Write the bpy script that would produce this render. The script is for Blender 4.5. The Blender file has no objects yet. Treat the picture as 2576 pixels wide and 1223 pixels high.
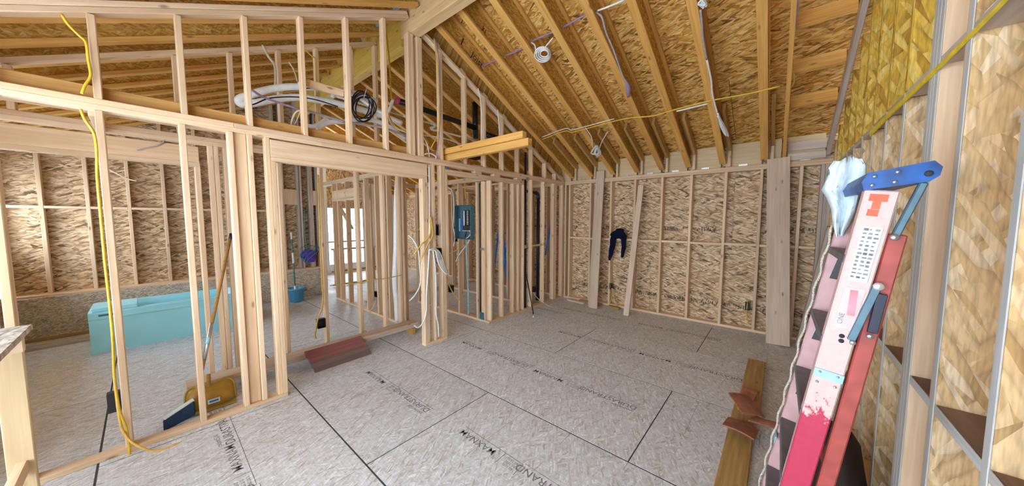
import bpy, math, random
import numpy as np
from mathutils import Vector, Matrix

random.seed(7)
scene = bpy.context.scene
COL = scene.collection

# ------------------------------------------------------------------ camera
F_PX, CX, CY, CAM_H = 790.0, 1288.0, 611.5, 1.70
_vpx, _vpy = (1961.0, 553.5), (356.0, 552.5)      # vanishing points of the two wall directions
def _dir(p):
    v = np.array([p[0] - CX, CY - p[1], -F_PX]); return v / np.linalg.norm(v)
_a, _b = _dir(_vpx), _dir(_vpy)
_z = np.cross(_a, _b); _z /= np.linalg.norm(_z)
_m = _a + _b; _m /= np.linalg.norm(_m); _n = np.cross(_z, _m)
ROT = np.stack([(_m - _n) / 2 ** .5, (_m + _n) / 2 ** .5, _z])
cam_data = bpy.data.cameras.new('camera')
cam = bpy.data.objects.new('camera', cam_data); COL.objects.link(cam)
cam_data.sensor_fit = 'HORIZONTAL'; cam_data.sensor_width = 36.0
cam_data.lens = 36.0 * F_PX / 2576.0
cam_data.clip_start = 0.02
_mw = Matrix([list(ROT[i]) + [0] for i in range(3)] + [[0, 0, 0, 1]])
cam.matrix_world = Matrix.Translation((0, 0, CAM_H)) @ _mw
scene.camera = cam

def at(px, py, axis, val):
    """world point seen at a photo pixel, on the plane axis = val (0 x, 1 y, 2 z)"""
    r = ROT @ np.array([px - CX, CY - py, -F_PX]); c = np.array([0, 0, CAM_H])
    t = (val - c[axis]) / r[axis]; p = c + t * r
    return Vector(p)

# ------------------------------------------------------------------ world, sun, exposure
world = bpy.data.worlds.new('sky'); scene.world = world; world.use_nodes = True
bg = world.node_tree.nodes['Background']
bg.inputs['Color'].default_value = (0.72, 0.86, 1.0, 1); bg.inputs['Strength'].default_value = 6.0
scene.view_settings.view_transform = 'Standard'
scene.view_settings.look = 'None'
scene.view_settings.gamma = 1.0
scene.view_settings.use_curve_mapping = False
scene.view_settings.exposure = 0.95
scene.cycles.use_denoising = True
scene.cycles.use_adaptive_sampling = True
scene.cycles.adaptive_threshold = .35
scene.cycles.adaptive_min_samples = 8
def portal(cx, cy, cz, sy, sz, along_x=False):
    """marks a window opening so that the sky light is sampled through it"""
    l = bpy.data.lights.new('window_opening', 'AREA'); l.shape = 'RECTANGLE'; l.size = sy; l.size_y = sz; l.cycles.is_portal = True
    o = bpy.data.objects.new('window_opening', l); COL.objects.link(o)
    o.rotation_euler = (math.pi / 2, 0, 0) if along_x else (math.pi / 2, 0, -math.pi / 2)
    if along_x: o.rotation_euler = (-math.pi / 2, 0, 0)
    o.location = (cx, cy, cz)
portal(-1.31, .475, 1.49, 2.09, 1.90); portal(-1.31, 2.5, 1.49, 1.84, 1.90)
portal(-1.31, 5.35, 1.66, 1.64, .76); portal(-1.31, 7.07, 1.66, 1.69, .76)
portal(4.25, 10.59, 1.18, 1.06, 1.76, True)
scene.cycles.max_bounces = 8
scene.cycles.diffuse_bounces = 4

# ------------------------------------------------------------------ materials
def _nt(name):
    m = bpy.data.materials.new(name); m.use_nodes = True
    nt = m.node_tree; b = nt.nodes['Principled BSDF']
    return m, nt, b
def _coords(nt, spread=40.0):
    tc = nt.nodes.new('ShaderNodeTexCoord'); oi = nt.nodes.new('ShaderNodeObjectInfo')
    mul = nt.nodes.new('ShaderNodeVectorMath'); mul.operation = 'MULTIPLY'
    mul.inputs[1].default_value = (spread, spread * .7, spread * .43)
    cmb = nt.nodes.new('ShaderNodeCombineXYZ')
    for i in range(3): nt.links.new(oi.outputs['Random'], cmb.inputs[i])
    nt.links.new(cmb.outputs[0], mul.inputs[0])
    add = nt.nodes.new('ShaderNodeVectorMath'); add.operation = 'ADD'
    nt.links.new(tc.outputs['Object'], add.inputs[0]); nt.links.new(mul.outputs[0], add.inputs[1])
    return add.outputs[0], oi.outputs['Random'], tc.outputs['Object']
def _ramp(nt, fac, stops, interp='LINEAR'):
    r = nt.nodes.new('ShaderNodeValToRGB'); r.color_ramp.interpolation = interp
    el = r.color_ramp.elements
    while len(el) < len(stops): el.new(.5)
    for e, (p, c) in zip(el, stops): e.position = p; e.color = (*c, 1) if len(c) == 3 else c
    nt.links.new(fac, r.inputs[0]); return r.outputs[0]
def _mix(nt, fac, a, b, mode='MIX'):
    n = nt.nodes.new('ShaderNodeMix'); n.data_type = 'RGBA'; n.blend_type = mode
    if isinstance(fac, (int, float)): n.inputs[0].default_value = fac
    else: nt.links.new(fac, n.inputs[0])
    for s, i in ((a, 6), (b, 7)):
        if isinstance(s, tuple): n.inputs[i].default_value = (*s, 1)
        else: nt.links.new(s, n.inputs[i])
    return n.outputs[2]
def _math(nt, op, a, b=None):
    n = nt.nodes.new('ShaderNodeMath'); n.operation = op
    for s, i in ((a, 0), (b, 1)):
        if s is None: continue
        if isinstance(s, (int, float)): n.inputs[i].default_value = s
        else: nt.links.new(s, n.inputs[i])
    return n.outputs[0]
def _map(nt, vec, scale=(1, 1, 1), rotz=0.0, loc=(0, 0, 0)):
    n = nt.nodes.new('ShaderNodeMapping'); n.inputs['Scale'].default_value = scale
    n.inputs['Rotation'].default_value = (0, 0, rotz); n.inputs['Location'].default_value = loc
    nt.links.new(vec, n.inputs[0]); return n.outputs[0]
def _noise(nt, vec, scale, detail=2.0, rough=.5):
    n = nt.nodes.new('ShaderNodeTexNoise'); n.inputs['Scale'].default_value = scale
    n.inputs['Detail'].default_value = detail; n.inputs['Roughness'].default_value = rough
    nt.links.new(vec, n.inputs['Vector']); return n.outputs['Fac']

def wood(name, light, dark, knot=(0.22, 0.12, 0.06), vary=.22, rough=.6):
    """sawn softwood: grain runs along the object's local X"""
    m, nt, b = _nt(name)
    vec, rnd, _ = _coords(nt)
    g = _noise(nt, _map(nt, vec, (1.3, 26, 26)), 1.6, 2.0, .6)
    big = _noise(nt, _map(nt, vec, (.5, 5, 5)), 1.4, 0.0)
    mixf = _math(nt, 'ADD', _math(nt, 'MULTIPLY', g, .65), _math(nt, 'MULTIPLY', big, .35))
    col = _ramp(nt, mixf, [(.32, dark), (.5, tuple(.5 * (l + d) for l, d in zip(light, dark))), (.64, light)])
    v = nt.nodes.new('ShaderNodeTexVoronoi'); v.inputs['Scale'].default_value = 1.0
    nt.links.new(_map(nt, vec, (3.2, 9, 9)), v.inputs['Vector'])
    kf = _ramp(nt, v.outputs['Distance'], [(.05, (1, 1, 1)), (.13, (0, 0, 0))])
    col = _mix(nt, _math(nt, 'MULTIPLY', kf, .75), col, knot)
    val = _math(nt, 'ADD', _math(nt, 'MULTIPLY', rnd, vary), 1.0 - vary * .6)
    hsv = nt.nodes.new('ShaderNodeHueSaturation'); nt.links.new(col, hsv.inputs['Color'])
    nt.links.new(val, hsv.inputs['Value'])
    nt.links.new(hsv.outputs[0], b.inputs['Base Color'])
    b.inputs['Roughness'].default_value = rough
    b.inputs['Specular IOR Level'].default_value = .3
    bump = nt.nodes.new('ShaderNodeBump'); bump.inputs['Strength'].default_value = .25; bump.inputs['Distance'].default_value = .002
    nt.links.new(g, bump.inputs['Height']); nt.links.new(bump.outputs[0], b.inputs['Normal'])
    return m

def osb(name, stops, flake=(.11, .022), angles=(0.06, .62, -.5), edge=.5, rough=.65, mark=None, lines=None, tint=None, vary=.12, finew=.35):
    """strand board: overlapping flakes laid mainly along the object's local X"""
    m, nt, b = _nt(name)
    vec, rnd, raw = _coords(nt)
    col = None
    for i, ang in enumerate(angles):
        k = 1.0 + .25 * i
        v = nt.nodes.new('ShaderNodeTexVoronoi'); v.voronoi_dimensions = '2D'; v.inputs['Scale'].default_value = 1.0
        n = nt.nodes.new('ShaderNodeVectorMath'); n.operation = 'MULTIPLY'   # rotate, then stretch into flakes
        n.inputs[1].default_value = (k / flake[0], k / flake[1], 1)
        nt.links.new(_map(nt, vec, (1, 1, 1), ang, (3.7 * i, 1.1 * i, 0)), n.inputs[0]); mp = n.outputs[0]
        nt.links.new(mp, v.inputs['Vector'])
        sep = nt.nodes.new('ShaderNodeSeparateColor'); nt.links.new(v.outputs['Color'], sep.inputs[0])
        c = _ramp(nt, sep.outputs[0], stops)
        d = _ramp(nt, v.outputs['Distance'], [(.45, (1, 1, 1)), (.85, (1 - edge,) * 3)])
        c = _mix(nt, 1.0, c, d, 'MULTIPLY')
        if col is None: col = c
        else:
            sel = _math(nt, 'GREATER_THAN', sep.outputs[1], .52)
            col = _mix(nt, sel, col, c)
    fine = _noise(nt, _map(nt, vec, (9, 60, 60)), 1.6, 1.0, .6)
    col = _mix(nt, finew, col, _ramp(nt, fine, [(.3, (.55, .5, .45)), (.62, (1.15, 1.12, 1.08))]), 'MULTIPLY')
    sx = nt.nodes.new('ShaderNodeSeparateXYZ'); nt.links.new(raw, sx.inputs[0])
    if mark:       # a row of blurred black mill print along the sheet, at local Y = mark
        dash = _noise(nt, _map(nt, vec, (55, 16, 1)), 1.0, 2.0)
        band = _noise(nt, _map(nt, vec, (1.1, .01, 1)), 1.0, 0.0)
        near = _math(nt, 'LESS_THAN', _math(nt, 'ABSOLUTE', _math(nt, 'SUBTRACT', sx.outputs[1], mark)), .035)
        f = _math(nt, 'MULTIPLY', _math(nt, 'MULTIPLY', near, _math(nt, 'GREATER_THAN', dash, .52)), _math(nt, 'GREATER_THAN', band, .44))
        col = _mix(nt, _math(nt, 'MULTIPLY', f, .8), col, (.03, .03, .04))
    if lines:      # thin printed nailing lines across the sheet
        fr = _math(nt, 'FRACT', _math(nt, 'ADD', _math(nt, 'DIVIDE', sx.outputs[0], lines), 100.5))
        f = _math(nt, 'LESS_THAN', _math(nt, 'ABSOLUTE', _math(nt, 'SUBTRACT', fr, .5)), .0035)
        gap = _noise(nt, _map(nt, vec, (.5, 1.2, 1)), 1.5, 1.0)
        col = _mix(nt, _math(nt, 'MULTIPLY', _math(nt, 'MULTIPLY', f, _math(nt, 'GREATER_THAN', gap, .5)), .6), col, (.08, .08, .09))
    val = _math(nt, 'ADD', _math(nt, 'MULTIPLY', rnd, vary), 1.0 - vary * .5)
    hsv = nt.nodes.new('ShaderNodeHueSaturation'); nt.links.new(col, hsv.inputs['Color']); nt.links.new(val, hsv.inputs['Value'])
    nt.links.new(hsv.outputs[0], b.inputs['Base Color'])
    b.inputs['Roughness'].default_value = rough; b.inputs['Specular IOR Level'].default_value = .35
    bump = nt.nodes.new('ShaderNodeBump'); bump.inputs['Strength'].default_value = .3; bump.inputs['Distance'].default_value = .003
    nt.links.new(fine, bump.inputs['Height']); nt.links.new(bump.outputs[0], b.inputs['Normal'])
    return m

def plain(name, col, rough=.5, metal=0.0, spec=.5, var=.10, scale=18.0, bump=0.0, coat=0.0):
    """a plain material with a little worn mottling"""
    m, nt, b = _nt(name)
    vec, rnd, _ = _coords(nt)
    n = _noise(nt, vec, scale, 1.0, .6)
    c = _mix(nt, 1.0, tuple(col), _ramp(nt, n, [(.25, (1 - var * 2,) * 3), (.75, (1 + var,) * 3)]), 'MULTIPLY')
    nt.links.new(c, b.inputs['Base Color'])
    b.inputs['Roughness'].default_value = rough; b.inputs['Metallic'].default_value = metal
    b.inputs['Specular IOR Level'].default_value = spec
    if bump:
        bp = nt.nodes.new('ShaderNodeBump'); bp.inputs['Strength'].default_value = bump; bp.inputs['Distance'].default_value = .01
        nt.links.new(n, bp.inputs['Height']); nt.links.new(bp.outputs[0], b.inputs['Normal'])
    return m

def worn(name, base, paint, thr=.5, scale=14.0, rough=.5, grad=None):
    """paint worn through in ragged patches; grad=(lo,hi) along local X sets where the paint survives"""
    m, nt, b = _nt(name)
    vec, rnd, raw = _coords(nt)
    n = _noise(nt, _map(nt, vec, (.6, 1, 1)), scale, 5.0, .7)
    f = n
    if grad:
        sx = nt.nodes.new('ShaderNodeSeparateXYZ'); nt.links.new(raw, sx.inputs[0])
        g = _ramp(nt, _math(nt, 'DIVIDE', _math(nt, 'SUBTRACT', sx.outputs[0], grad[0]), grad[1] - grad[0]), [(0, (1, 1, 1)), (1, (0, 0, 0))])
        f = _math(nt, 'ADD', _math(nt, 'MULTIPLY', n, .8), _math(nt, 'MULTIPLY', g, .42))
    k = _ramp(nt, f, [(thr - .02, (0, 0, 0)), (thr + .02, (1, 1, 1))])
    fine = _noise(nt, vec, 60, 2.0)
    c = _mix(nt, k, tuple(base), tuple(paint))
    c = _mix(nt, .35, c, _ramp(nt, fine, [(.3, (.75,) * 3), (.7, (1.1,) * 3)]), 'MULTIPLY')
    nt.links.new(c, b.inputs['Base Color']); b.inputs['Roughness'].default_value = rough
    return m

M = {}
M['stud'] = wood('sawn_stud', (.86, .645, .44), (.70, .475, .28))
M['stud_grey'] = wood('weathered_stud', (.62, .53, .46), (.46, .37, .30))
M['board'] = wood('leaning_board', (.74, .58, .44), (.58, .42, .30))
M['orange'] = wood('fir_board', (.70, .42, .15), (.50, .27, .08))
M['flange'] = wood('joist_flange', (.82, .46, .13), (.62, .30, .07), vary=.15)
M['beam'] = wood('glulam_beam', (.80, .58, .32), (.62, .41, .19), vary=.1)
M['yellowbeam'] = wood('lvl_beam', (.80, .56, .12), (.62, .40, .07), vary=.1)
M['oldplank'] = wood('oiled_plank', (.52, .33, .12), (.32, .18, .06))
M['plyblock'] = wood('plywood_block', (.76, .58, .35), (.62, .45, .25), vary=.12)
OSB_WALL = [(0.0, (.16, .10, .05)), (.14, (.45, .29, .15)), (.5, (.66, .46, .27)), (1.0, (.88, .69, .48))]
OSB_ROOF = [(0.0, (.22, .09, .015)), (.15, (.58, .27, .05)), (.5, (.80, .43, .10)), (1.0, (.94, .64, .24))]
OSB_FLOOR = [(0.0, (.48, .43, .38)), (.10, (.58, .57, .57)), (.5, (.65, .675, .71)), (.85, (.71, .74, .79)), (1.0, (.84, .87, .92))]
OSB_LSL = [(0.0, (.48, .29, .12)), (.12, (.64, .42, .20)), (.7, (.75, .53, .29)), (1.0, (.85, .68, .46))]
M['osb_wall'] = osb('osb_wall', OSB_WALL, (.13, .028), (.02, .45, -.4), edge=.55, mark=-.28)
M['osb_dark'] = osb('osb_far', OSB_WALL, (.13, .028), (.02, .45, -.4), edge=.55, mark=.35)
M['osb_pony'] = osb('osb_pony', [(0, (.35, .28, .2)), (.5, (.62, .53, .42)), (1, (.78, .7, .58))], (.05, .012), edge=.35)
M['osb_roof'] = osb('osb_roof', OSB_ROOF, (.14, .030), (.02, .45, -.4), edge=.55)
M['osb_web'] = osb('osb_web', [(0, (.50, .24, .04)), (.4, (.66, .36, .07)), (.7, (.76, .46, .11)), (1, (.82, .58, .22))], (.06, .018), edge=.3)
M['osb_floor'] = osb('osb_floor', OSB_FLOOR, (.085, .016), (1.45, .9, 2.1), edge=.16, rough=.5, lines=.459, finew=.22)
M['osb_bench'] = osb('osb_bench', [(0, (.3, .26, .22)), (.5, (.55, .5, .45)), (1, (.75, .7, .64))], (.12, .02), edge=.4)
M['lsl'] = osb('strand_stud', OSB_LSL, (.24, .04), (0.2, .6, -.45), edge=.30, finew=.5)
M['lsl_yellow'] = osb('yellow_strand_stud', [(0, (.46, .24, .03)), (.2, (.66, .40, .05)), (.6, (.78, .52, .08)), (1, (.88, .66, .20))], (.24, .04), (0.2, .6, -.45), edge=.3, finew=.5)
M['gap'] = plain('joint_dark', (.06, .06, .068), .9)
M['print'] = plain('black_print', (.24, .24, .26), .8, var=.3, scale=30)
M['ink'] = plain('dark_ink', (.03, .03, .04), .8)
M['black'] = plain('black_plastic', (.012, .013, .02), .35)
M['abs'] = plain('black_abs', (.010, .010, .016), .25)
M['navy_abs'] = plain('vent_pipe', (.012, .018, .04), .3)
M['white'] = plain('white_jacket', (.85, .88, .90), .4, var=.04)
M['hose'] = plain('white_foam', (.88, .92, .95), .5, var=.04)
M['greywire'] = plain('grey_cable', (.42, .40, .46), .45)
M['purple'] = plain('purple_cable', (.36, .25, .38), .45)
M['yellow'] = plain('yellow_cable', (.80, .52, .04), .45)
M['palewire'] = plain('pale_cable', (.72, .62, .45), .5)
M['orangecord'] = plain('ochre_cord', (.78, .48, .10), .45)
M['bluecable'] = plain('blue_cable', (.38, .62, .74), .4)
M['steel'] = plain('galvanised', (.52, .58, .62), .35, .8)
M['panel'] = plain('panel_enamel', (.08, .19, .24), .4, .2, scale=60)
M['panel_dark'] = plain('breaker_black', (.01, .012, .02), .4)
M['alu'] = plain('aluminium', (.62, .66, .70), .3, .9)
M['tub'] = plain('cyan_film', (.36, .78, .88), .35, var=.03, scale=4)
M['bucket'] = plain('blue_bucket', (.09, .38, .62), .35)
M['teal'] = plain('teal_mop', (.06, .26, .30), .5)
M['violet'] = plain('violet_cloth', (.13, .06, .50), .6)
M['jacket'] = plain('navy_fleece', (.006, .008, .03), .95, spec=.1, bump=.4, scale=40)
M['rag'] = plain('white_rag', (.72, .82, .86), .9, bump=.6, scale=24)
M['brass'] = plain('ochre_dustpan', (.42, .24, .03), .35)
M['bristle'] = plain('navy_bristle', (.008, .035, .10), .7, bump=.8, scale=120)
M['handle'] = wood('varnished_handle', (.50, .26, .07), (.36, .17, .04))
M['cyan'] = plain('cyan_label', (.35, .70, .80), .4)
M['stickerwhite'] = plain('white_sticker', (.66, .72, .70), .5, var=.06)
M['red'] = plain('red_pipe', (.60, .03, .05), .4)
M['blue'] = plain('blue_pipe', (.02, .18, .62), .4)
M['magenta'] = plain('magenta_cap', (.55, .05, .18), .5)
M['clay'] = plain('terracotta', (.34, .12, .07), .6, var=.2)
M['redslab'] = wood('red_siding', (.34, .13, .12), (.22, .09, .09))
M['greyslab'] = wood('greyed_siding', (.26, .19, .17), (.17, .12, .11))
M['laddercap'] = plain('blue_ladder_cap', (.006, .085, .33), .4, var=.3, scale=25)
M['ladderpink'] = worn('faded_fibreglass', (.62, .46, .42), (.48, .03, .08), .60, 26, grad=(.0, .26))
M['ladderpale'] = plain('pale_fibreglass', (.68, .42, .42), .5, var=.06)
M['ladderred'] = plain('red_fibreglass', (.40, .07, .055), .5, var=.15)
M['ladderstep'] = plain('grey_tread', (.16, .16, .18), .5, .4)
M['ladderblue'] = plain('blue_strut', (.10, .17, .21), .4, .5)
M['ladderplate'] = plain('pale_blue_plate', (.35, .62, .72), .35, .4)
M['orange_sticker'] = plain('orange_sticker', (.85, .12, .05), .5)
M['pinksticker'] = plain('faded_sticker', (.70, .50, .48), .6)
M['pinkflash'] = plain('pink_flash', (.80, .25, .30), .6, var=.2)
M['rope'] = plain('braided_rope', (.62, .52, .44), .8, bump=.8, scale=150)
M['strap'] = plain('yellow_strap', (.92, .70, .03), .5)
M['bag'] = plain('dark_bag', (.03, .015, .012), .7, bump=.5)
M['drywall'] = plain('white_wallboard', (.80, .84, .86), .8, var=.02)
M['edge'] = wood('skylit_edge', (.62, .62, .60), (.48, .47, .45), vary=.1)  # grey tone stands in for window skylight on room-facing edges
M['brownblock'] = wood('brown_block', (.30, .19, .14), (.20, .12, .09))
M['holdown'] = plain('blue_grey_steel', (.08, .22, .28), .4, .4)
M['clip'] = plain('clip_steel', (.75, .78, .8), .3, .7)
# ------------------------------------------------------------------ geometry helpers
_cache = {}
def chamfer_box(sx, sy, sz, c=None):
    """box with eased edges, centred on the origin (24 vertices)"""
    key = ('box', round(sx, 4), round(sy, 4), round(sz, 4), c)
    if key in _cache: return _cache[key]
    h = (sx / 2, sy / 2, sz / 2)
    ch = min(h) * .35 if c is None else c
    ch = min(ch, .004 if c is None else ch, min(h) * .9)
    vs, idx = [], {}
    for s0 in (-1, 1):
        for s1 in (-1, 1):
            for s2 in (-1, 1):
                for k in range(3):
                    s = (s0, s1, s2)
                    p = [s[i] * (h[i] - (0 if i == k else ch)) for i in range(3)]
                    idx[(s, k)] = len(vs); vs.append(p)
    fs = []
    for k in range(3):
        i, j = (k + 1) % 3, (k + 2) % 3
        for sk in (-1, 1):
            q = []
            for si, sj in ((-1, -1), (1, -1), (1, 1), (-1, 1)):
                s = [0, 0, 0]; s[k] = sk; s[i] = si; s[j] = sj
                q.append(idx[(tuple(s), k)])
            fs.append(q if sk > 0 else q[::-1])
    for k in range(3):                       # edge strips along axis k
        i, j = (k + 1) % 3, (k + 2) % 3
        for si in (-1, 1):
            for sj in (-1, 1):
                def S(v):
                    s = [0, 0, 0]; s[k] = v; s[i] = si; s[j] = sj; return tuple(s)
                q = [idx[(S(-1), i)], idx[(S(1), i)], idx[(S(1), j)], idx[(S(-1), j)]]
                fs.append(q if si * sj > 0 else q[::-1])
    for s0 in (-1, 1):
        for s1 in (-1, 1):
            for s2 in (-1, 1):
                s = (s0, s1, s2); q = [idx[(s, 0)], idx[(s, 1)], idx[(s, 2)]]
                fs.append(q if s0 * s1 * s2 > 0 else q[::-1])
    me = bpy.data.meshes.new('board'); me.from_pydata(vs, [], fs); me.update()
    _cache[key] = me
    return me

def link(name, me, mat, parent=None, mw=None):
    if mat is not None and not me.materials: me.materials.append(M[mat])
    o = bpy.data.objects.new(name, me); COL.objects.link(o)
    if mat is not None and me.materials[0] is not M[mat]:
        o.material_slots[0].link = 'OBJECT'; o.material_slots[0].material = M[mat]
    mw = mw or Matrix.Identity(4)
    o.matrix_world = mw
    if parent is not None:
        o.parent = parent; o.matrix_parent_inverse = Matrix.Identity(4)
        o.matrix_basis = WORLD[parent.name].inverted() @ mw
    WORLD[o.name] = mw
    return o
WORLD = {}
def tag(o, label, cat, group=None, kind=None):
    o['label'] = label; o['category'] = cat
    if group: o['group'] = group
    if kind: o['kind'] = kind
    return o
def empty(name, loc=(0, 0, 0), rot=None):
    o = bpy.data.objects.new(name, None); COL.objects.link(o)
    o.empty_display_size = .1
    mw = Matrix.Translation(loc) @ (rot.to_4x4() if rot else Matrix.Identity(4))
    o.matrix_world = mw; WORLD[o.name] = mw
    return o
def thing(name, label, cat, loc=(0, 0, 0), group=None, rot=None):
    return tag(empty(name, loc, rot), label, cat, group)
def struct(name, label, cat, loc=(0, 0, 0)):
    return tag(empty(name, loc), label, cat, None, 'structure')

def frame(x, y):
    x = Vector(x).normalized(); y = Vector(y); y = (y - y.dot(x) * x).normalized(); z = x.cross(y)
    return Matrix((x, y, z)).transposed()
def board(name, a, b, w, t, mat, parent=None, side=(0, 1, 0), c=None):
    """straight board from a to b (grain along it); w measured along side, t across"""
    a, b = Vector(a), Vector(b)
    me = chamfer_box((b - a).length, w, t, c)
    return link(name, me, mat, parent, Matrix.Translation((a + b) / 2) @ frame(b - a, side).to_4x4())
def abox(name, x0, x1, y0, y1, z0, z1, mat, parent=None, c=None):
    """axis-aligned board: local X is its longest side, local Z its thinnest"""
    d = [x1 - x0, y1 - y0, z1 - z0]; o = sorted(range(3), key=lambda i: -d[i])
    ax = [Vector((1, 0, 0)), Vector((0, 1, 0)), Vector((0, 0, 1))]
    R = frame(ax[o[0]], ax[o[1]])
    me = chamfer_box(d[o[0]], d[o[1]], d[o[2]], c)
    return link(name, me, mat, parent, Matrix.Translation(((x0 + x1) / 2, (y0 + y1) / 2, (z0 + z1) / 2)) @ R.to_4x4())
def mesh(name, vs, fs, mat, parent=None, mw=None, smooth=False):
    me = bpy.data.meshes.new(name); me.from_pydata([tuple(v) for v in vs], [], fs); me.update()
    if smooth:
        for p in me.polygons: p.use_smooth = True
    return link(name, me, mat, parent, mw)
def prism(name, poly, d, mat, parent, mw):
    """polygon in local XY extruded from z = 0 to d"""
    n = len(poly)
    vs = [(x, y, 0) for x, y in poly] + [(x, y, d) for x, y in poly]
    fs = [list(range(n))[::-1], list(range(n, 2 * n))] + [[i, (i + 1) % n, n + (i + 1) % n, n + i] for i in range(n)]
    return mesh(name, vs, fs, mat, parent, mw)
def spline(pts, per=6):
    pts = [Vector(p) for p in pts]
    if len(pts) < 3: return pts
    P = [2 * pts[0] - pts[1]] + pts + [2 * pts[-1] - pts[-2]]
    out = []
    for i in range(1, len(P) - 2):
        for k in range(per):
            t = k / per; a, b, c, d = P[i - 1:i + 3]
            out.append(.5 * ((2 * b) + (c - a) * t + (2 * a - 5 * b + 4 * c - d) * t * t + (3 * b - a - 3 * c + d) * t ** 3))
    return out + [pts[-1]]
def tube_data(pts, rad, sides=7, flat=1.0):
    """vertices and faces of a tube along pts; rad a number or one per point"""
    n = len(pts); rads = rad if isinstance(rad, (list, tuple)) else [rad] * n
    vs, fs = [], []
    t0 = (pts[1] - pts[0]).normalized()
    u = t0.orthogonal().normalized()
    for i, p in enumerate(pts):
        t = ((pts[min(i + 1, n - 1)] - pts[max(i - 1, 0)])).normalized()
        u = (u - u.dot(t) * t)
        u = u.normalized() if u.length > 1e-6 else t.orthogonal().normalized()
        w = t.cross(u)
        for k in range(sides):
            a = 2 * math.pi * k / sides
            vs.append(p + rads[i] * (math.cos(a) * u + math.sin(a) * w * flat))
    for i in range(n - 1):
        for k in range(sides):
            k2 = (k + 1) % sides
            fs.append([i * sides + k, i * sides + k2, (i + 1) * sides + k2, (i + 1) * sides + k])
    fs.append(list(range(sides))[::-1]); fs.append([(n - 1) * sides + k for k in range(sides)])
    return vs, fs
def tube(name, pts, rad, mat, parent=None, smooth_path=True, sides=7, per=6, flat=1.0):
    pts = [Vector(p) for p in pts]
    if smooth_path:
        if isinstance(rad, (list, tuple)) and len(pts) > 2:
            rr = []
            for i in range(len(pts) - 1):
                rr += [rad[i] + (rad[i + 1] - rad[i]) * k / per for k in range(per)]
            rad = rr + [rad[-1]]
        pts = spline(pts, per)
    vs, fs = tube_data(pts, rad, sides, flat)
    return mesh(name, vs, fs, mat, parent, None, True)
def lathe(name, prof, mat, parent=None, mw=None, seg=20, smooth=True):
    vs, fs = [], []
    for r, z in prof:
        for k in range(seg):
            a = 2 * math.pi * k / seg; vs.append((r * math.cos(a), r * math.sin(a), z))
    for i in range(len(prof) - 1):
        for k in range(seg):
            k2 = (k + 1) % seg
            fs.append([i * seg + k, i * seg + k2, (i + 1) * seg + k2, (i + 1) * seg + k])
    fs.append(list(range(seg))[::-1]); fs.append([(len(prof) - 1) * seg + k for k in range(seg)])
    return mesh(name, vs, fs, mat, parent, mw, smooth)
def text(name, body, size, mat, parent, mw, depth=.0006, sx=1.0):
    cu = bpy.data.curves.new(name, 'FONT'); cu.body = body; cu.size = size; cu.extrude = depth; cu.offset = size * .003
    cu.align_x = 'LEFT'
    tmp = bpy.data.objects.new('tmp', cu); COL.objects.link(tmp)
    dg = bpy.context.evaluated_depsgraph_get()
    me = bpy.data.meshes.new_from_object(tmp.evaluated_get(dg))
    bpy.data.objects.remove(tmp); bpy.data.curves.remove(cu)
    me.materials.clear()
    for v in me.vertices: v.co.x *= sx
    return link(name, me, mat, parent, mw)

# ------------------------------------------------------------------ main dimensions
YL, XB, YR, X0 = 3.54, 5.91, -.50, -1.30        # faces of left, back, right and rear walls
PL0, PL1 = 2.438, 2.515                          # double top plate
T, D4, D6 = .038, .089, .14
RX = 2.32                                        # ridge
def raf(x): return 2.56 + .45 * (5.91 - x)       # underside of the rafters, back slope
def rafl(x): return 4.225 + .452 * (x - RX)      # underside of the rafters, near slope
JD = .32                                         # joist depth
SL = Vector((1, 0, -.45)).normalized(); NR = Vector((.45, 0, 1)).normalized()
SU = Vector((1, 0, .452)).normalized(); NL = Vector((-.452, 0, 1)).normalized()

# ------------------------------------------------------------------ floor of strand-board sheets
floor = struct('floor', 'grey strand-board subfloor sheets with black mill print', 'floor')
abox('floor_slab', -1.5, 6.1, -.66, 12.2, -.12, -.0024, 'gap', floor)
rows = [-1.497, -.290, .917, 2.125, 3.333, 4.54, 5.75, 6.1]
for r in range(7):
    xa, xb = rows[r], rows[r + 1]
    off = 2.107 if r % 2 == 0 else .732
    y = off - 2.754 * 2
    while y < 12.2:
        ya, yb = max(y, -.66), min(y + 2.754, 12.2)
        if yb - ya > .05:
            p = abox('floor_panel', xa + .006, xb - .006, ya + .0045, yb - .0045, -.0022, 0, 'osb_floor', floor, c=.0002)
        y += 2.754
def stamp(x, y, dots=False):
    """mill print: reads away from the camera's right, tops of letters towards the rear wall"""
    R = Matrix.Rotation(math.pi / 2, 4, 'Z')
    def put(body, dx, dy, s, sx=1.0):
        text('mill_print', body, s, 'print', floor, Matrix.Translation((x - dy, y + dx, .0003)) @ R, .0003, sx)
    put('DURASTRAND', 0, -.045, .082, 1.05)
    put('pointSIX', .02, .030, .045, 1.25)
    for i in range(3): put('T&G 23/32', .55, .022 - .03 * i, .026, .9)
    put('MAXNAM', .76, -.030, .082, 1.05)
    for a, b in (((.535, -.055), (.535, .06)), ((.70, -.055), (.70, .06)), ((.535, -.055), (1.15, -.065)), ((-.02, -.065), (.53, -.07)), ((.535, .06), (.70, .06))):
        pa, pb = Vector((x - a[1], y + a[0], .0004)), Vector((x - b[1], y + b[0], .0004))
        board('print_rule', pa, pb, .004, .0008, 'print', floor)
for sx_, sy_ in ((1.57, .74), (1.54, 2.3), (2.78, .9), (2.80, 2.15), (4.02, .15), (4.03, 1.35), (5.2, .55), (5.17, 1.95), (.33, 1.95), (.33, 3.1), (4.85, 2.9)):
    stamp(sx_, sy_)

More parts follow.
